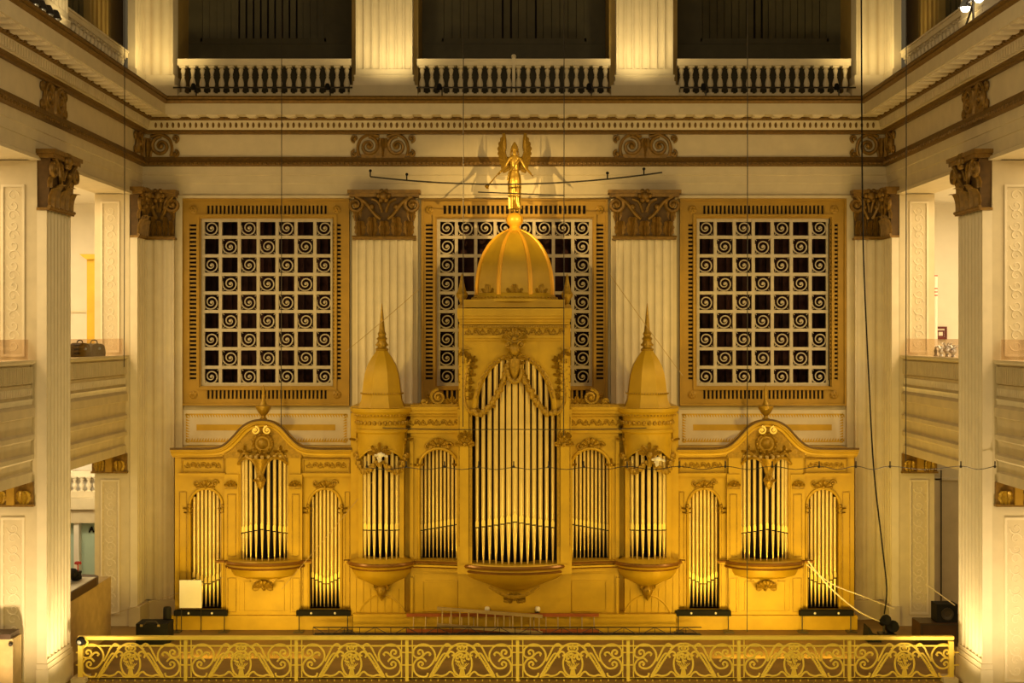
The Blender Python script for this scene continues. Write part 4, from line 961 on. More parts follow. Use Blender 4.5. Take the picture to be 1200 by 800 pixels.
for s in (-1, 1):
    w = MB(Tr(*O) @ Tr(s*.09, .10, 1.22) @ Rz(s*.75))
    # shoulder of the wing, then rows of feathers swept up
    w.tube(crom([(0,0,0), (s*.16,.03,.06), (s*.27,.05,.22), (s*.30,.06,.45), (s*.27,.05,.66)], 5), [.06]*6+[.05]*6+[.04]*5+[.02]*4, 8)
    for k in range(9):
        q = k/8; bx0 = s*(.10+.20*min(1, q*1.5)); bz = -.05+.48*q; ang_ = s*(1.9-1.75*q); ln = .34+.18*q
        w.leaf(Tr(bx0, .06+.004*k, bz) @ Ry(ang_), .12, ln, curl=-.03, ridge=.012, lobes=0, th=.02)
    for k in range(8):
        q = k/7; bx0 = s*(.06+.20*min(1, q*1.4)); bz = .0+.42*q; w.leaf(Tr(bx0, .03, bz) @ Ry(s*(1.6-1.5*q)), .10, .24, curl=.0, ridge=.012, lobes=0, th=.02)
    w.build('wing', 'angel', ang, smooth=50)
tp_ = MB(Tr(*O)); a_, b_ = Vector((-.30,-.15,1.10)), Vector((-.70,-.42,.60)); tp_.tube([a_, a_.lerp(b_, .5), a_.lerp(b_, .8), a_.lerp(b_, .93), b_], [.012,.014,.018,.035,.065], 10); tp_.build('trumpet', 'angel', ang)
# ================================================================ RAILING
YR = 30.9-D; zr = lambda v: Z(v, YR)+.02
rail = thing('iron_railing', 'gilded wrought iron railing of scroll panels along the gallery edge', 'railing', (0, YR, 0))
x0, x1 = X(92, YR), X(1117, YR)
b = MB(); b.box(x0, x1, YR-.07, YR+.07, zr(749.3), zr(746)); b.box(x0, x1, YR-.05, YR+.05, zr(750.2), zr(749.3)); b.build('handrail', 'iron', rail)
b = MB(); b.box(x0, x1, YR-.015, YR+.015, zr(758.3), zr(756.7)); b.build('upper_bar', 'iron', rail)
b = MB(); b.box(x0, x1, YR-.02, YR+.02, zr(796.5), zr(794.5)); b.box(x0, x1, YR-.02, YR+.02, .04, .07); b.build('lower_bar', 'iron', rail)
b = MB()
for i in range(118): xx = x0+.1+(x1-x0-.2)*i/117; b.box(xx-.012, xx+.012, YR-.012, YR+.012, 0, zr(795))
b.build('foot_bars', 'iron', rail)
curves = [[(250,215),(255,165),(290,130),(340,118),(395,135),(435,185),(440,240),(415,290),(375,325),(330,330),(298,312),(295,285),(318,272),(335,290),(322,305)],
 [(250,215),(275,235),(310,235),(335,210),(330,178),(308,168),(290,183),(297,202),(312,198)],
 [(300,240),(330,225),(360,195),(385,190),(400,205),(388,218)],
 [(362,270),(330,240),(285,250),(255,290),(252,340),(280,385),(330,405),(368,398),(378,370)],
 [(445,265),(480,200),(505,150),(540,115),(570,125),(577,152),(560,160)],
 [(400,405),(450,350),(500,270),(545,200),(590,145),(640,115),(680,112)],
 [(548,212),(525,198),(500,222),(450,305),(400,392)],
 [(562,235),(553,205),(578,183),(605,195),(606,217),(588,215)],
 [(680,182),(655,178),(638,158),(648,138),(668,145),(662,160)],
 [(390,408),(450,388),(490,398),(540,385),(570,360),(600,375),(622,402),(680,408)],
 [(245,190),(200,190)], [(245,300),(200,300)], [(680,182),(680,112)]]
K = 1/7.5*(D+YR)/F
def rp(p, e=1): return (e*(p[0]-680)*K, 0, zr(740+p[1]/7.5))
PC = MB(); FB = MB()
for cv in curves:
    thin = len(cv) < 3
    for e in (-1, 1): PC.tube(crom([rp(p, e) for p in cv], 1 if thin else 4), .016 if thin else .0225, 6)
PC.tube([((85*cos(a*pi/16))*K, 0, zr(740+(290-113*sin(a*pi/16))/7.5)) for a in range(32)], .0225, 6, closed=True)
for q in range(11):
    for e in (-1, 1): PC.ball(rp((400+14*q, 392-17.4*q), e), .026, 5)
for k in range(7): FB.tube([rp((655+50*k/6, 398)), rp((668+24*k/6, 330)), rp((625+110*k/6, 285))], .010, 5)
FB.tube([rp((650,330)), rp((710,330))], .016, 5)
rnd = random.Random(3)
for k in range(34):
    a = rnd.uniform(0, 2*pi); q = sqrt(rnd.random()); FB.ball(rp((680+62*q*cos(a), 245+48*q*sin(a))), .030, 6)
pan = None
for i in range(8):
    cx = X(153+129.57*i, YR)
    if pan is None:
        pan = PC.build('scroll_panel', 'iron', None); fb = FB.build('flower_basket', 'iron', None); del pan['_o'], fb['_o']; fb.parent = pan; pan.parent = rail; pan.location = (cx, 0, 0)
    else:
        o = pan.copy(); COL.objects.link(o); o.location = (cx, 0, 0); f2 = fb.copy(); COL.objects.link(f2); f2.parent = o
for i in range(9):
    cx = X(153+129.57*(i-.5), YR); b = MB()
    if i in (0, 8): cx = x0+.05 if i == 0 else x1-.05; b.box(cx-.05, cx+.05, YR-.05, YR+.05, 0, zr(752))
    else:
        b.box(cx-.035, cx+.035, YR-.04, YR+.04, 0, zr(751))
        for e in (-1, 1): b.box(cx+e*.115-.012, cx+e*.115+.012, YR-.012, YR+.012, zr(796), zr(751))
    b.build('post', 'iron', rail)
for s in (-1, 1):
    b = MB(); b.box(*sorted((X(603-s*0+s*500, YR), X(603+s*517, YR))), YR-.2, YR+.25, 0, zr(793.5)); o = b.build('stone_block', 'cream', None, origin=(s*9.3, YR, 0)); tag(o, 'low cream stone block under the %s end of the iron railing' % sidew(s), 'stone block', 'railing end blocks')
# ================================================================ LOOSE THINGS ON THE GALLERY
def single(mb, name, m, label, cat, origin, group=None, smooth=40):
    return tag(mb.build(name, m, None, smooth=smooth, origin=origin), label, cat, group)
bars = [(205, 267, 'under the outer bay of the left organ wing'), (348, 411, 'under the inner bay of the left organ wing'), (791, 856, 'under the inner bay of the right organ wing'), (936, 999, 'under the outer bay of the right organ wing')]
for u0, u1, w in bars:
    y = -1.86; t = thing('light_bar', 'long black light bar on two legs ' + w, 'light fixture', ((X(u0,y)+X(u1,y))/2, y, 0), 'black light bars')
    b = MB(); b.box(X(u0,y), X(u1,y), y-.14, y+.02, Z(720.5,y), Z(714.5,y)); b.box(X(u0,y)+.05, X(u1,y)-.05, y-.10, y-.02, Z(714.5,y), Z(713.5,y)); b.build('housing', 'black', t)
    for q in (.05, .95):
        xx = X(u0,y)+(X(u1,y)-X(u0,y))*q; b = MB(); b.tube([(xx, y-.10, 0), (xx, y-.10, Z(720,y))], .014); b.box(xx-.12, xx+.12, y-.3, y-.0, 0, .02); b.build('leg', 'blackmetal', t)
    for q in (.28, .72):
        xx = X(u0,y)+(X(u1,y)-X(u0,y))*q; b = MB(); b.ball((xx, y-.145, Z(717,y)), .03, 8); b.build('indicator', 'white', t)
# white board on the left light bar
y = -2.05; b = MB(); b.box(X(210.5,y), X(236.5,y), y-.02, y+.02, Z(712,y), Z(680,y)); b.box(X(210.5,y), X(236.5,y), y-.026, y+.026, Z(681,y), Z(679.5,y)); t = thing('white_board', 'plain white board standing at the foot of the leftmost organ pipes', 'board', (X(223,y), y, Z(713.5,y))); b.build('board', 'white', t)
b = MB(); b.tube([(X(212,y), y+.05, 0), (X(212,y), y+.05, Z(690,y))], .012); b.tube([(X(235,y), y+.05, 0), (X(235,y), y+.05, Z(690,y))], .012); b.build('legs', 'blackmetal', t)
# ladders
def ladder(label, P0, P1, w, n, m_rail, loc, lean=.0, group='ladders on the gallery'):
    t = thing('ladder', label, 'ladder', loc, group); a, b_ = Vector(P0), Vector(P1); up = Vector((0, lean, w))
    for k, off in enumerate((Vector((0,0,.03)), up)):
        q = MB(); d_ = (b_-a); 
        q.loft([lambda p, o=a+off: tuple(o+Vector((0, p[0], p[1]))), lambda p, o=b_+off: tuple(o+Vector((0, p[0], p[1])))], [(-.03,-.04),(.03,-.04),(.03,.04),(-.03,.04)]); q.build('side_rail', m_rail, t)
    for i in range(n):
        c_ = a.lerp(b_, (i+.6)/n); q = MB(); q.tube([c_+Vector((0,0,.03)), c_+up], .018, 6); q.build('rung', 'alum', t)
    return t
y = -2.22; ladder('long orange ladder lying on its side at the foot of the domed organ case', (X(476,y), y, .04), (X(702,y), y, .04), .40, 16, 'redoxide', (X(590,y), y, 0), lean=.12)
y = -2.38; ladder('shorter aluminium ladder tilted over the orange one, its left end raised', (X(512,y), y, .22), (X(636,y), y, .02), .42, 12, 'alum', (X(574,y), y, 0), lean=.10)
# lattice truss
y = -2.62; t = thing('lighting_truss', 'long thin dark lattice truss lying in front of the ladders', 'truss', (X(594,y), y, 0))
xa_, xb_ = X(367,y), X(822,y); b = MB(); b.tube([(xa_, y, .24), (xb_, y, .24)], .016); b.tube([(xa_, y, .04), (xb_, y, .04)], .035); b.tube([(xa_, y+.25, .03), (xb_, y+.25, .03)], .025); b.build('chord', 'blackmetal', t)
b = MB(); n = 25
for i in range(n):
    p, q = xa_+(xb_-xa_)*i/n, xa_+(xb_-xa_)*(i+1)/n; b.tube([(p, y, .04 if i % 2 else .24), (q, y, .24 if i % 2 else .04)], .009, 5); b.tube([(p, y, .04), (p, y, .24)], .009, 5)
b.build('bracing', 'blackmetal', t)
# small lamps on the plinth of the domed case
for u, nm in ((571, 'left'), (630, 'right')):
    y = -2.02; zb = Z(719.5, -2.1); t = thing('small_lamp', 'small white lamp on the organ plinth, %s of the carved drop under the great bowl' % nm, 'lamp', (X(u,y), y, zb), 'small lamps on the plinth')
    b = MB(); b.box(X(u,y)-.06, X(u,y)+.06, y-.05, y+.05, zb, zb+.03); b.tube([(X(u,y), y, zb), (X(u,y), y, zb+.08)], .02); b.build('stand', 'blackmetal', t)
    b = MB(); b.lathe((X(u,y), y, 0), [(.06, zb+.07), (.07, zb+.12), (.05, zb+.17), (.0001, zb+.18)], 12); b.build('head', 'white', t)
# black boxes at the left
y = -3.2; t = thing('equipment_case', 'dark green-black equipment case at the foot of the left corner pilaster', 'case', (X(181,y), y, 0)); b = MB(); b.box(X(163,y), X(200,y), y-.3, y+.3, 0, Z(728,y)); b.build('box', 'black', t)
b = MB(); b.tube([(X(172,y), y-.3, Z(729,y)), (X(176,y), y-.3, Z(725,y)), (X(186,y), y-.3, Z(725,y)), (X(190,y), y-.3, Z(729,y))], .02); b.build('handle', 'blackmetal', t)
for i in range(2): b = MB(); b.box(X(168+20*i,y), X(171+20*i,y), y-.32, y-.3, Z(731,y), Z(728.5,y)); b.build('latch', 'alum', t)
y = -2.9; t = thing('stage_light', 'upright black stage light beside the equipment case on the left', 'light fixture', (X(196,y), y, 0)); b = MB(); b.lathe((X(196,y), y, 0), [(.10, Z(728,y)), (.10, Z(713,y)), (.085, Z(711,y)), (.0001, Z(712,y))], 14); b.build('barrel', 'black', t)
b = MB(); b.tube([(X(196,y), y, 0), (X(196,y), y, Z(728,y))], .025); b.tube([(X(192.5,y), y, Z(728,y)), (X(192.5,y), y, Z(720,y))], .015); b.box(X(196,y)-.2, X(196,y)+.2, y-.15, y+.15, 0, .03); b.build('stand', 'blackmetal', t)
# lamp on the railing end
y = YR-.05; t = thing('clamp_lamp', 'round black lamp clamped on the left end of the iron railing', 'lamp', (X(95,y), y, zr(746))); b = MB(); b.ball((X(95.5,y), y-.05, zr(751)), .10, 14); b.build('head', 'black', t); b = MB(); b.ball((X(95,y), y-.11, zr(751.5)), .055, 10); b.build('lens', 'silver', t)
b = MB(); b.tube([(X(101,y), y-.05, zr(748)), (X(104,y), y-.07, zr(752)), (X(101,y), y-.05, zr(757))], .02); b.build('bracket', 'iron', t)
# right hand clutter
y = -3.0; b = MB(); b.prism([(X(1014,y), 0), (X(1030,y), 0), (X(1030,y), .10), (X(1022,y), .16), (X(1016,y), .36), (X(1015,y), .36)], y-.25, y+.25); single(b, 'wedge_monitor', 'black', 'small black wedge on the floor right of the organ', 'speaker', (X(1022,y), y, 0))
y = -2.6; t = thing('stage_light', 'black stage lights on a floor stand at the foot of the right corner pilaster', 'light fixture', (X(1039,y), y, 0))
b = MB(); b.box(X(1030,y), X(1048,y), y-.2, y+.2, 0, .10); b.tube([(X(1036,y), y, .1), (X(1036,y), y, .5)], .03); b.build('stand', 'blackmetal', t)
for u, zz, r_ in ((1036, .42, .13), (1044, .26, .15)):
    b = MB(); b.lathe((0,0,0), [(.0001,-.2),(r_*.8,-.2),(r_,.12),(r_*.8,.12),(.0001,.05)], 12); b.v = [Vector((X(u,y), y-.1, zz))+Rx(pi/2.6) @ v for v in b.v]; b.build('barrel', 'black', t)
d_ = 34.6; y = d_-D; t = thing('equipment_rack', 'dark brown equipment rack beside the right end of the railing', 'cabinet', (X(1097,y), y, 0)); b = MB(); b.box(X(1074,y), X(1119,y), y-.3, y+.4, 0, Z(727,y)); b.build('cabinet', 'darkwood', t)
b = MB(); fplate(b, X(1075.5,y), X(1118,y), .06, Z(728,y), y-.3, .03, .01); b.build('edging', 'blackmetal', t)
t = thing('loudspeaker', 'black loudspeaker standing on the brown equipment rack', 'speaker', (X(1107,y), y, Z(727,y))); b = MB(); b.box(X(1094.5,y), X(1119,y), y-.22, y+.25, Z(727,y), Z(706,y)); b.build('cabinet', 'black', t); b = MB(); b.lathe((0,0,0), [(.15,0),(.15,.02),(.12,.02),(.03,-.02),(.0001,.0)], 16); b.v = [Vector((X(1107,y), y-.225, Z(717,y)))+Rx(pi/2) @ v for v in b.v]; b.build('driver', 'blackmetal', t)
# ================================================================ CABLES AND ROPES
def cable(pts, r, m, label, cat='cable', group=None, name='cable', n=6):
    P = crom(pts, n); b = MB(); b.tube(P, r, 6); return single(b, name, m, label, cat, tuple(P[0]), group)
zt_ = EYE+11
for u, y, v1, lab in ((146, -6.0, 430, 'thin dark cable hanging in front of the left corner pier'), (330, -2.6, 500, 'thin dark cable hanging in front of the left lattice screen'), (543, -3.2, 500, 'thin dark cable hanging just left of the angel'), (661, -3.2, 510, 'thin dark cable hanging just right of the angel'), (876, -2.8, 740, 'thin dark cable hanging in front of the right lattice screen'), (1062, -6.1, 540, 'thin dark cable hanging in front of the right corner pier')):
    cable([(X(u,y), y, zt_), (X(u,y), y, Z(200,y)), (X(u-.5,y), y, Z(v1,y))], .011, 'blackmetal', lab, group='hanging cables', n=2)
y = -3.0; cable([(X(1009,y), y, zt_), (X(1010,y), y, Z(150,y)), (X(1012,y), y, Z(300,y)), (X(1018,y), y, Z(440,y)), (X(1024,y), y, Z(550,y)), (X(1034,y), y, Z(640,y)), (X(1039,y), y, Z(690,y)), (X(1040,y), y+.3, Z(722,y))], .018, 'black', 'thick black cable sagging down past the right corner pilaster')
y = -2.45; pts = []
hooks = [665, 712, 796, 840, 900, 960, 1002, 1043, 1126, 1165, 1215]
for i, u in enumerate(hooks):
    pts.append((X(u,y), y-.0, Z(545,y)))
    if i < len(hooks)-1: pts.append((X((u+hooks[i+1])/2,y), y, Z(549,y)))
t = thing('light_string', 'dark wire with small hooks strung across the right half of the organ', 'cable', (X(900,y), -8.6, Z(545,y)))
# strung well in front of the organ, from the right side pilaster to the left one
yl = -8.6; q = lambda u, v: (X(u,yl), yl, Z(v,yl)); P = []
hooks = [430, 476, 521, 561, 602, 643, 684, 735, 796, 850, 905, 960, 1003, 1043, 1126, 1166]
for i, u in enumerate(hooks):
    P.append(q(u, 546 if u > 690 else 547.5))
    if i < len(hooks)-1: P.append(q((u+hooks[i+1])/2, 550))
b = MB(); b.tube(crom(P, 3), .008, 5); b.build('wire', 'blackmetal', t); b = MB()
for u in hooks: c_ = Vector(q(u, 546)); b = MB(); b.tube([c_, c_+Vector((0,0,.10))], .014, 5); b.ball(c_+Vector((0,0,-.01)), .03, 6); b.build('hook', 'blackmetal', t)
y = -2.9; cable([(X(447,y), -2.58, Z(501,-2.5)), (X(520,y), y, Z(503,y)), (X(603,y), y, Z(503,y)), (X(690,y), y, Z(503,y)), (X(759,y), -2.58, Z(501,-2.5))], .012, 'blackmetal', 'dark wire stretched between the turrets across the great pipes')
y = -1.9
for u, v, lab in ((446, 533, 'on the garland of the left turret'), (771, 538, 'on the garland of the right turret')):
    yy = yF-.80; b = MB()
    rn = random.Random(5)
    for k in range(9): b.leaf(Tr(X(u,yy)+rn.uniform(-.10,.10), yy, Z(v+3,yy)+rn.uniform(-.08,.08)) @ Ry(rn.uniform(-2,2)), .06, .11, curl=.03, ridge=.02)
    b.ball((X(u,yy), yy+.02, Z(v,yy)), .06, 8, sx=1.5); single(b, 'paper_dove', 'white', 'crumpled white ornament ' + lab, 'ornament', (X(u,yy), yy, Z(v,yy)), 'white ornaments on the turret garlands')
# rods behind and across the angel
def rod(P0, P1, sag, r, label, clips=()):
    t = thing('hanging_rod', label, 'rod', P0, 'rods by the angel'); a, b_ = Vector(P0), Vector(P1); pts = [a.lerp(b_, i/16)+Vector((0,0,-sag*4*(i/16)*(1-i/16))) for i in range(17)]
    q = MB(); q.tube(pts, r, 6); q.build('rod', 'blackmetal', t)
    for c_ in clips: q = MB(); p = pts[int(c_*16)]; q.tube([p, p+Vector((0,0,.14))], .018, 5); q.ball(p+Vector((0,0,.15)), .04, 6); q.build('clip', 'black', t)
y = -2.0; rod((X(434,y), y, Z(207,y)), (X(776,y), y, Z(202,y)), .24, .020, 'long dark bowed rod crossing in front of the angel', (.02, .13, .84, .99))
y = -1.9; rod((X(560,y), y, Z(225,y)), (X(661,y), y, Z(229,y)), .0, .016, 'short dark rod crossing low behind the angel')
y = -2.0
for (a, b_, lab) in (((492,338), (405,412), 'thin guy wire sloping across the left fluted pilaster'), ((715,322), (800,440), 'thin guy wire sloping across the right fluted pilaster'), ((440,560), (330,690), 'thin wire sloping across the inner bay of the left organ wing')):
    cable([(X(a[0],y), y, Z(a[1],y)), (X((a[0]+b_[0])/2,y), y, Z((a[1]+b_[1])/2+1,y)), (X(b_[0],y), y, Z(b_[1],y))], .009, 'wood', lab, 'wire', 'guy wires', name='guy_wire', n=2)
y = -2.6
cable([(X(947,y), y, Z(657,y)), (X(965,y), y, Z(680,y)), (X(990,y), y, Z(704,y)), (X(1015,y), y, Z(721,y)), (X(1050,y), y, Z(735,y))], .018, 'rope', 'thicker pale rope drooping from the right organ wing console to the floor lights', 'rope', name='rope')
cable([(X(945,y), y, Z(661,y)), (X(975,y), y, Z(684,y)), (X(1010,y), y, Z(698,y)), (X(1048,y), y, Z(713,y))], .013, 'rope', 'thinner pale rope sagging above the other one by the right pilaster', 'rope', name='rope')
y = -4.3; cable([(X(1086,y), y, Z(685,y)), (X(1100,y), y, Z(695,y)), (X(1119,y), y, Z(709,y))], .013, 'rope', 'short pale rope running down to the black loudspeaker', 'rope', name='rope')
cable([(X(124,-1.3), -1.3, Z(722,-1.3)), (X(205,-1.6), -1.6, Z(696,-1.6)), (X(262,-1.74), -1.74, Z(676,-1.74))], .006, 'wood', 'pale rope stretched across the left corner pilaster towards the organ wing', 'rope', name='rope')
# ================================================================ ROOMS BEHIND THE SIDE OPENINGS
yr = 40.95-D
def hh(u, d): return (u-U0)*d/F
def hz(v, d): return EYE+(V0-v)*d/F
# left, upper: lit wall with gold display pedestal; goods on the parapet
d_ = 40; t = thing('gold_stand', 'tall orange-gold stand with flared top in the left upper gallery', 'stand', (hh(106,d_), d_-D, EYE-1.55)); b = MB(); b.box(hh(103,d_), hh(113,d_), d_-D-.1, d_-D+.1, EYE-1.55, hz(304,d_)); b.build('post', 'orange', t)
b = MB(); b.prism([(hh(103,d_), hz(304,d_)), (hh(95,d_), hz(298,d_)), (hh(120,d_), hz(298,d_)), (hh(113,d_), hz(304,d_))], d_-D-.2, d_-D+.2); b.build('flared_top', 'orange', t)
b = MB(); b.box(-16, -10.8, 2.9, 3, EYE+(392-233)*41/F, EYE+(392-230)*41/F); b.box(-16, -10.8, 2.95, 3, hz(366,41), hz(364,41)); struct('trim_gallery_left', b, 'creamlite')
for k, (u0, u1, sh) in enumerate(((86, 101, 0), (101, 119, .02))):
    xx = -10.12; d0 = -xx*F/(603-u0); d1 = -xx*F/(603-u1); yy = (d0+d1)/2-D; L_ = (d1-d0); t = thing('handbag', 'black glossy handbag on the left parapet, ' + ('nearer the fluted side pilaster' if k == 0 else 'nearer the corner'), 'bag', (xx, yy, EYE-.52), 'black bags on the left parapet')
    b = MB(); n = 14; pr_ = [(-L_*.46, 0), (L_*.46, 0), (L_*.48, .10), (L_*.40, .27-sh), (L_*.2, .32-sh), (-L_*.2, .33-sh), (-L_*.40, .29-sh), (-L_*.48, .12)]; b = MB(Tr(xx, yy, EYE-.52) @ Rz(pi/2)); b.prism(pr_, -.11, .11); b.build('bag', 'black', t)
    b = MB(Tr(xx, yy, EYE-.52) @ Rz(pi/2)); b.tube(crom([(-L_*.22, 0, .30), (-L_*.15, 0, .38), (L_*.15, 0, .38), (L_*.22, 0, .29)], 4), .015, 6); b.build('handle', 'black', t); b = MB(); b.ball((xx+.13, yy, EYE-.33), .035, 8); b.build('clasp', 'silver', t)
# right, upper
d_ = 40.9; t = thing('framed_picture', 'small dark red framed picture in the right upper gallery', 'picture', (hh(1103,d_), d_-D, hz(390,d_))); b = MB(); fplate(b, hh(1095,d_), hh(1110,d_), hz(397.5,d_), hz(382.5,d_), d_-D+.08, .06, .07); b.build('frame', 'maroon', t); b = MB(); b.box(hh(1095,d_)+.04, hh(1110,d_)-.04, d_-D+.04, d_-D+.07, hz(397,d_)+.03, hz(383,d_)-.03); b.build('mat_board', 'white', t)
b = MB(); fplate(b, hh(1098.5,d_), hh(1107,d_), hz(397,d_)+.05, hz(387,d_), d_-D+.04, .04, .02); b.build('inner_frame', 'maroon', t)
d_ = 39.5; t = thing('striped_pole', 'white pole with red bands in the right upper gallery', 'pole', (hh(1096.5,d_), d_-D, EYE-1.55)); b = MB(); b.lathe((hh(1096.5,d_), d_-D, 0), [(.055, EYE-1.55), (.05, hz(323,d_))], 12); b.build('pole', 'white', t)
for v in (323, 338, 342, 346): b = MB(); b.lathe((hh(1096.5,d_), d_-D, 0), [(.056, hz(v+.6,d_)), (.058, hz(v,d_)), (.056, hz(v-.6,d_))], 12); b.build('band', 'red', t)
for k, (u, hh_, w_) in enumerate(((1103, .22, .10), (1110, .28, .15), (1117, .24, .13))):
    xx = 10.12; d0 = xx*F/(u-603); yy = d0-D; t = thing('silver_vase', ('small', 'tallest', 'wide')[k]+' silver-blue glass ornament on the right parapet, '+('nearest the corner', 'middle one', 'half hidden by the side pilaster')[k], 'ornament', (xx, yy, EYE-.52), 'silver ornaments on the right parapet')
    b = MB(); b.lathe((xx, yy, EYE-.52), [(.05, 0), (.06, .02), (.03, .05), (w_*.7, hh_*.5), (w_*.6, hh_*.75), (w_*.3, hh_*.8), (w_*.35, hh_*.85)], 12); b.build('bowl', 'silver', t)
    b = MB()
    for j in range(7): a = j*.9; b.tube([(xx+.02*cos(a), yy+.02*sin(a), EYE-.52+hh_*.8), (xx+.12*cos(a), yy+.12*sin(a), EYE-.52+hh_*1.15)], .014, 5)
    b.build('spray', 'silver', t)
xx = 10.12; d0 = xx*F/(1096.5-603); yy = d0-D; t = thing('figurine', 'small dark figurine on the right parapet close to the corner', 'figurine', (xx, yy, EYE-.52)); b = MB(); b.lathe((xx, yy, EYE-.52), [(.05,0),(.05,.02),(.03,.05),(.045,.14),(.02,.18)], 10); b.build('figure', 'darkwood', t); b = MB(); b.ball((xx, yy, EYE-.52+.20), .028, 8); b.build('head', 'darkwood', t)
# left, lower: mezzanine balusters, ledge, teal wall with letters
d_ = 40.6; y = d_-D; z0 = hz(583,d_)
balustrade('small bright balustrade glimpsed below the left balcony, above the teal wall', Tr(0, y, 0), hh(50,d_), hh(125,d_), z0+.02, hz(552,d_)-z0, .21, loc=(hh(100,d_), y, z0+.02)).__setitem__('group', 'gallery balustrade')
b = MB(); b.box(-16, -10.75, y-.25, 3, z0-.30, z0+.02); b.box(-16, -10.75, y-.12, 3, hz(612,d_), z0-.3); struct('trim_mezzanine', b, 'cream')
b = MB(); b.box(-16, -10.72, y+.2, y+.3, 0, hz(612,d_)); struct('wall_mezzanine', b, 'teal')
b = MB(); b.box(hh(87,d_), hh(93,d_), y-.05, y+.2, 0, hz(612,d_)); o = single(b, 'door_post', 'white', 'white post left of the teal wall in the left gallery', 'post', (hh(90,d_), y, 0))
t = thing('wall_letters', 'dark capital letters on the teal wall, partly hidden by the corner pier', 'letters', (hh(107,d_), y+.19, hz(623,d_)))
def letter(pts, wd): 
    q = MB()
    for a, b_ in pts:
        av, bv = Vector((a[0], 0, a[1])), Vector((b_[0], 0, b_[1])); dr = (bv-av).normalized(); nr = Vector((-dr.z, 0, dr.x))*wd; q.prism([(av.x+nr.x, av.z+nr.z), (bv.x+nr.x, bv.z+nr.z), (bv.x-nr.x, bv.z-nr.z), (av.x-nr.x, av.z-nr.z)], y+.15, y+.2)
    return q
lx, lz, lh = hh(102.5,d_), hz(624,d_), hz(618,d_)-hz(624,d_); S = hh(104,d_)-hh(103,d_)
letter([((lx, lz), (lx+2.6*S, lz+lh)), ((lx+2.6*S, lz+lh), (lx+5*S, lz)), ((lx+1.2*S, lz+lh*.38), (lx+4*S, lz+lh*.38)), ((lx-.6*S, lz), (lx+.8*S, lz)), ((lx+4.2*S, lz), (lx+5.6*S, lz))], .014).build('letter_a', 'black', t)
letter([((lx+7*S, lz), (lx+7*S, lz+lh)), ((lx+6.4*S, lz), (lx+9.6*S, lz)), ((lx+6.4*S, lz+lh), (lx+7.8*S, lz+lh)), ((lx+9.5*S, lz), (lx+9.5*S, lz+lh*.25))], .016).build('letter_l', 'black', t)
# counter with goods, in the left opening
ya_, yb_ = 31.35-D, 35.6-D
t = thing('display_counter', 'ochre counter with dark brown curved top in the left opening behind the railing', 'counter', (-10.3, (ya_+yb_)/2, 0)); b = MB(); b.box(-10.65, -9.97, ya_, yb_, 0, EYE-5.97); b.build('body', 'wood', t)
b = MB(); 
yb_ = 34.75-D; b.box(-10.75, -9.93, ya_, yb_-.5, EYE-5.97, EYE-5.77); b.plan([(-10.75, yb_-.5), (-9.93, yb_-.5), (-9.96, yb_-.25), (-10.1, yb_-.08), (-10.35, yb_-.0), (-10.75, yb_)], EYE-5.97, EYE-5.77); b.build('top_edge', 'darkwood', t); b = MB(); b.box(-10.72, -9.96, ya_+.02, yb_-.5, EYE-5.77, EYE-5.755); b.build('top_sheet', 'white', t)
zc_ = EYE-5.755
t = thing('merchandise_bag', 'heap of black goods on the left gallery counter', 'bag', (-10.4, 34.0-D, zc_)); b = MB()
rn = random.Random(2)
for k in range(9): b.ball((-10.42+rn.uniform(-.16,.16), 33.6-D+rn.uniform(-.6,.2), zc_+.08+.07*(k % 3)), .12, 8, sx=1.2, sy=1.3, sz=.8)
b.build('goods', 'black', t)
t = thing('red_flower', 'small red flower in a black pot at the end of the left gallery counter', 'flower', (-10.3, 34.0-D, zc_)); b = MB(); b.lathe((-10.3, 34.0-D, zc_), [(.06,0),(.09,.18),(.08,.18),(.0001,.15)], 12); b.build('pot', 'black', t); b = MB()
for k in range(8): a = k*pi/4; b.ball((-10.3+.06*cos(a), 34.0-D+.06*sin(a), zc_+.36+.02*(k % 2)), .028, 6)
b.ball((-10.3, 34.0-D, zc_+.38), .035, 6); b.tube([(-10.3, 34.0-D, zc_+.15), (-10.3, 34.0-D, zc_+.36)], .015, 5); b.build('bloom', 'red', t)
# cabinet at the lower left edge
y0_ = 28.9-D; t = thing('side_cabinet', 'tan cabinet with dark top at the bottom left edge of the photo', 'cabinet', (-10.4, y0_+.2, 0)); b = MB(); b.box(-10.85, -10.06, y0_, y0_+.5, 0, EYE-6.10); b.build('body', 'wood', t); b = MB(); b.box(-10.87, -10.10, y0_-.03, y0_+.5, EYE-6.10, EYE-6.0); b.build('top', 'darkwood', t); b = MB(); b.ball((hh(12,28.85), y0_-.03, hz(755,28.85)), .045, 10); b.build('knob', 'blackmetal', t)
# right, lower: service partition with pipe
d_ = 38.4; y = d_-D; b = MB(); b.box(10.72, 13.5, y, y+.1, 0, EYE-3.05); struct('wall_service', b, 'creamdull')
t = thing('service_door', 'plain tan service door with a frame behind the right corner pier', 'door', (hh(1110,d_), y, 0)); b = MB(); b.box(hh(1101,d_), hh(1135,d_), y-.05, y, 0, hz(562,d_)); b.build('leaf', 'creamdull', t); b = MB(); b.box(hh(1091,d_), hh(1100,d_), y-.12, y, 0, hz(560,d_)); b.box(hh(1091,d_), hh(1140,d_), y-.12, y, hz(562,d_), hz(559,d_)); b.build('frame', 'cream', t)
b = MB(); b.tube([(hh(1101,d_), y-.15, 0), (hh(1101,d_), y-.15, hz(550,d_))], .018); single(b, 'standpipe', 'blackmetal', 'dark vertical pipe in front of the service door on the right', 'pipe', (hh(1101,d_), y-.18, 0))
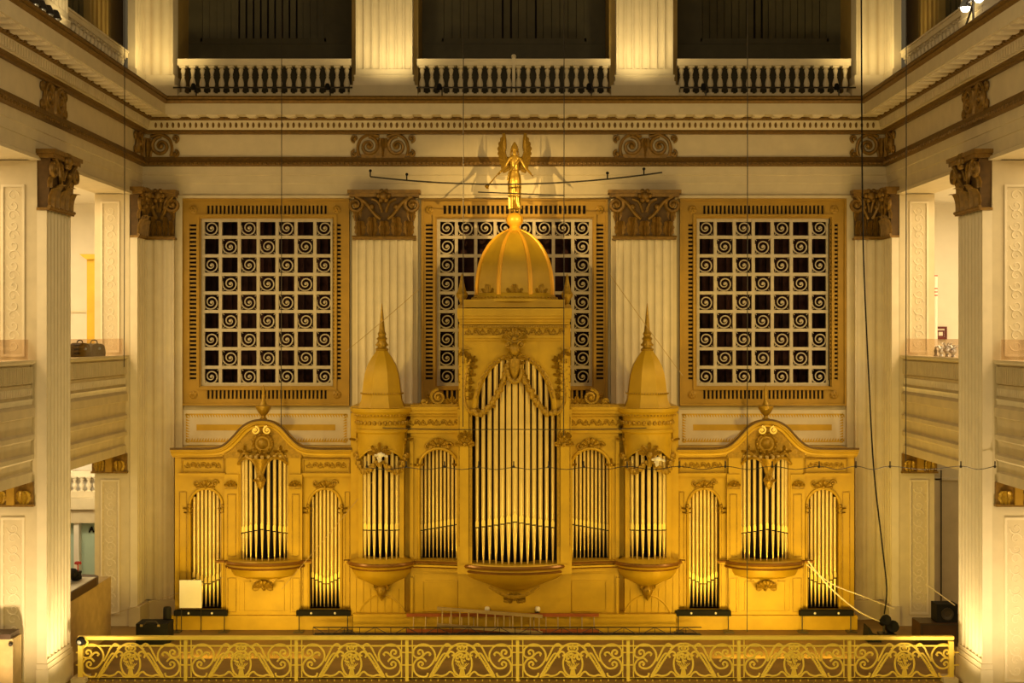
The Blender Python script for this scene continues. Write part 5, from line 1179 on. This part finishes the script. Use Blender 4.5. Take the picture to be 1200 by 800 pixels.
# ================================================================ LIGHT
def area(loc, to, e, col, sx_, sy_=None, spread=pi):
    l = bpy.data.lights.new('area', 'AREA'); l.energy = e; l.color = col; l.shape = 'RECTANGLE'; l.size = sx_; l.size_y = sy_ or sx_; l.spread = spread
    o = bpy.data.objects.new('lamp_or_fill_area', l); COL.objects.link(o); o.location = loc; o.rotation_euler = (Vector(to)-Vector(loc)).to_track_quat('-Z', 'Y').to_euler(); return o
def spot(loc, to, e, col, ang=60, blend=.6, r=.1):
    l = bpy.data.lights.new('spot', 'SPOT'); l.energy = e; l.color = col; l.spot_size = radians(ang); l.spot_blend = blend; l.shadow_soft_size = r
    o = bpy.data.objects.new('lamp_spot', l); COL.objects.link(o); o.location = loc; o.rotation_euler = (Vector(to)-Vector(loc)).to_track_quat('-Z', 'Y').to_euler(); return o
WARM = (1, .66, .22); YEL = (1, .66, .09); AMB = (1, .62, .22)
wd = bpy.data.worlds.new('hall'); SC.world = wd; wd.use_nodes = True
bg = wd.node_tree.nodes['Background']; bg.inputs[0].default_value = (1, .73, .36, 1); bg.inputs[1].default_value = .105
for s in (-1, 1):
    area((s*6.2, -5.2, .25), (s*6.2, -1.6, 3.2), 170 if s < 0 else 250, YEL, 3.2, .4)
    spot((s*2.6, -5.6, .25), (s*2.0, -2, 4.0), 110, YEL, 75, .8, .3)
    spot((s*8.6, -12.5, EYE+1.2), (s*4.2, -1.8, EYE-2.4), 2100, (1, .66, .15), 58, .8, .25)
    # column uplights
    for xc in (X(450, -1), X(755.5, -1)):
        if (xc < 0) == (s < 0): spot((xc-s*.30, -1.7, UPF+.25), (xc, -.4, UPF+3.2), 230, (1, .76, .34), 120, .8, .12)
    spot((s*8.6, -1.8, UPF+.25), (s*9.4, -.5, UPF+3.0), 210, (1, .74, .30), 120, .8, .12)
    spot((s*9.05, -7.7, UPF+.12), (s*9.7, -7.6, UPF+2.0), 50, (1, .78, .38), 120, .8, .1)
    # uplights at the foot of the side pilasters
    spot((s*8.4, -8.3, .12), (s*9.75, -7.6, 4.2), 520, (1, .76, .38), 120, .9, .12)
    spot((s*9.9, -11.2, .2), (s*10.2, -8.4, 4.6), 1000, (1, .74, .40), 120, .9, .12)
    # galleries
    area((s*12.6, -3.5, ARC-.05), (s*12.6, -3.5, 0), 680, (1, .78, .44), 3, 8)
    area((s*12.8, -10.5, ARC-.05), (s*12.8, -10.5, 0), 560, (1, .78, .44), 3, 6)
    area((s*12.6, -3.5, EYE-3.15), (s*12.6, -3.5, 0), 50 if s > 0 else 180, (1, .80, .46), 3, 8)
    area((s*12.8, -10.5, EYE-3.15), (s*12.8, -10.5, 0), 150, (1, .80, .46), 3, 5)
    area((s*2.5, -17, 12.5), (s*9.8, -6, 6.5), 240, (1, .76, .40), 3, 2)  # unseen panels added as fill for the side walls
    # angel spots
    spot((s*7.2, -12.5, EYE+5.0), (0, DYA, ZA+.4), 8500, (1, .66, .22), 17, .9, .03)
area((-12.3, .6, 4.1), (-12.3, 3, 3.2), 60, (1, .82, .5), 1.5, .5)  # light added to brighten the mezzanine balusters
area((0, -14.5, .9), (0, -6, .8), 500, (1, .72, .16), 16, .6)  # unseen low strip added to brighten the railing front
for s in (-1, 1): spot((s*7.6, -4.2, .15), (s*9.3, -.6, 5.5), 170, (1, .70, .30), 70, .9, .15)  # floor spots added to brighten the corner pilasters
area((0, -20, 17), (0, 0, 9), 430, (1, .73, .36), 16, 8)  # broad unseen fill panel, high in front of the organ
# ================================================================ CAMERA
cam = bpy.data.cameras.new('camera'); co = bpy.data.objects.new('camera', cam); COL.objects.link(co)
co.location = (0, -D, EYE); co.rotation_euler = (pi/2, 0, 0); cam.sensor_width = 36; cam.lens = 36*F/1200
cam.shift_x = -3/1200; cam.shift_y = -8/1200; cam.clip_end = 200
SC.camera = co
vs_ = SC.view_settings; vs_.view_transform = 'Standard'; vs_.look = 'None'; vs_.gamma = 1; vs_.use_curve_mapping = False; vs_.exposure = -0.30
for o in list(bpy.data.objects):
    if '_o' in o: del o['_o']
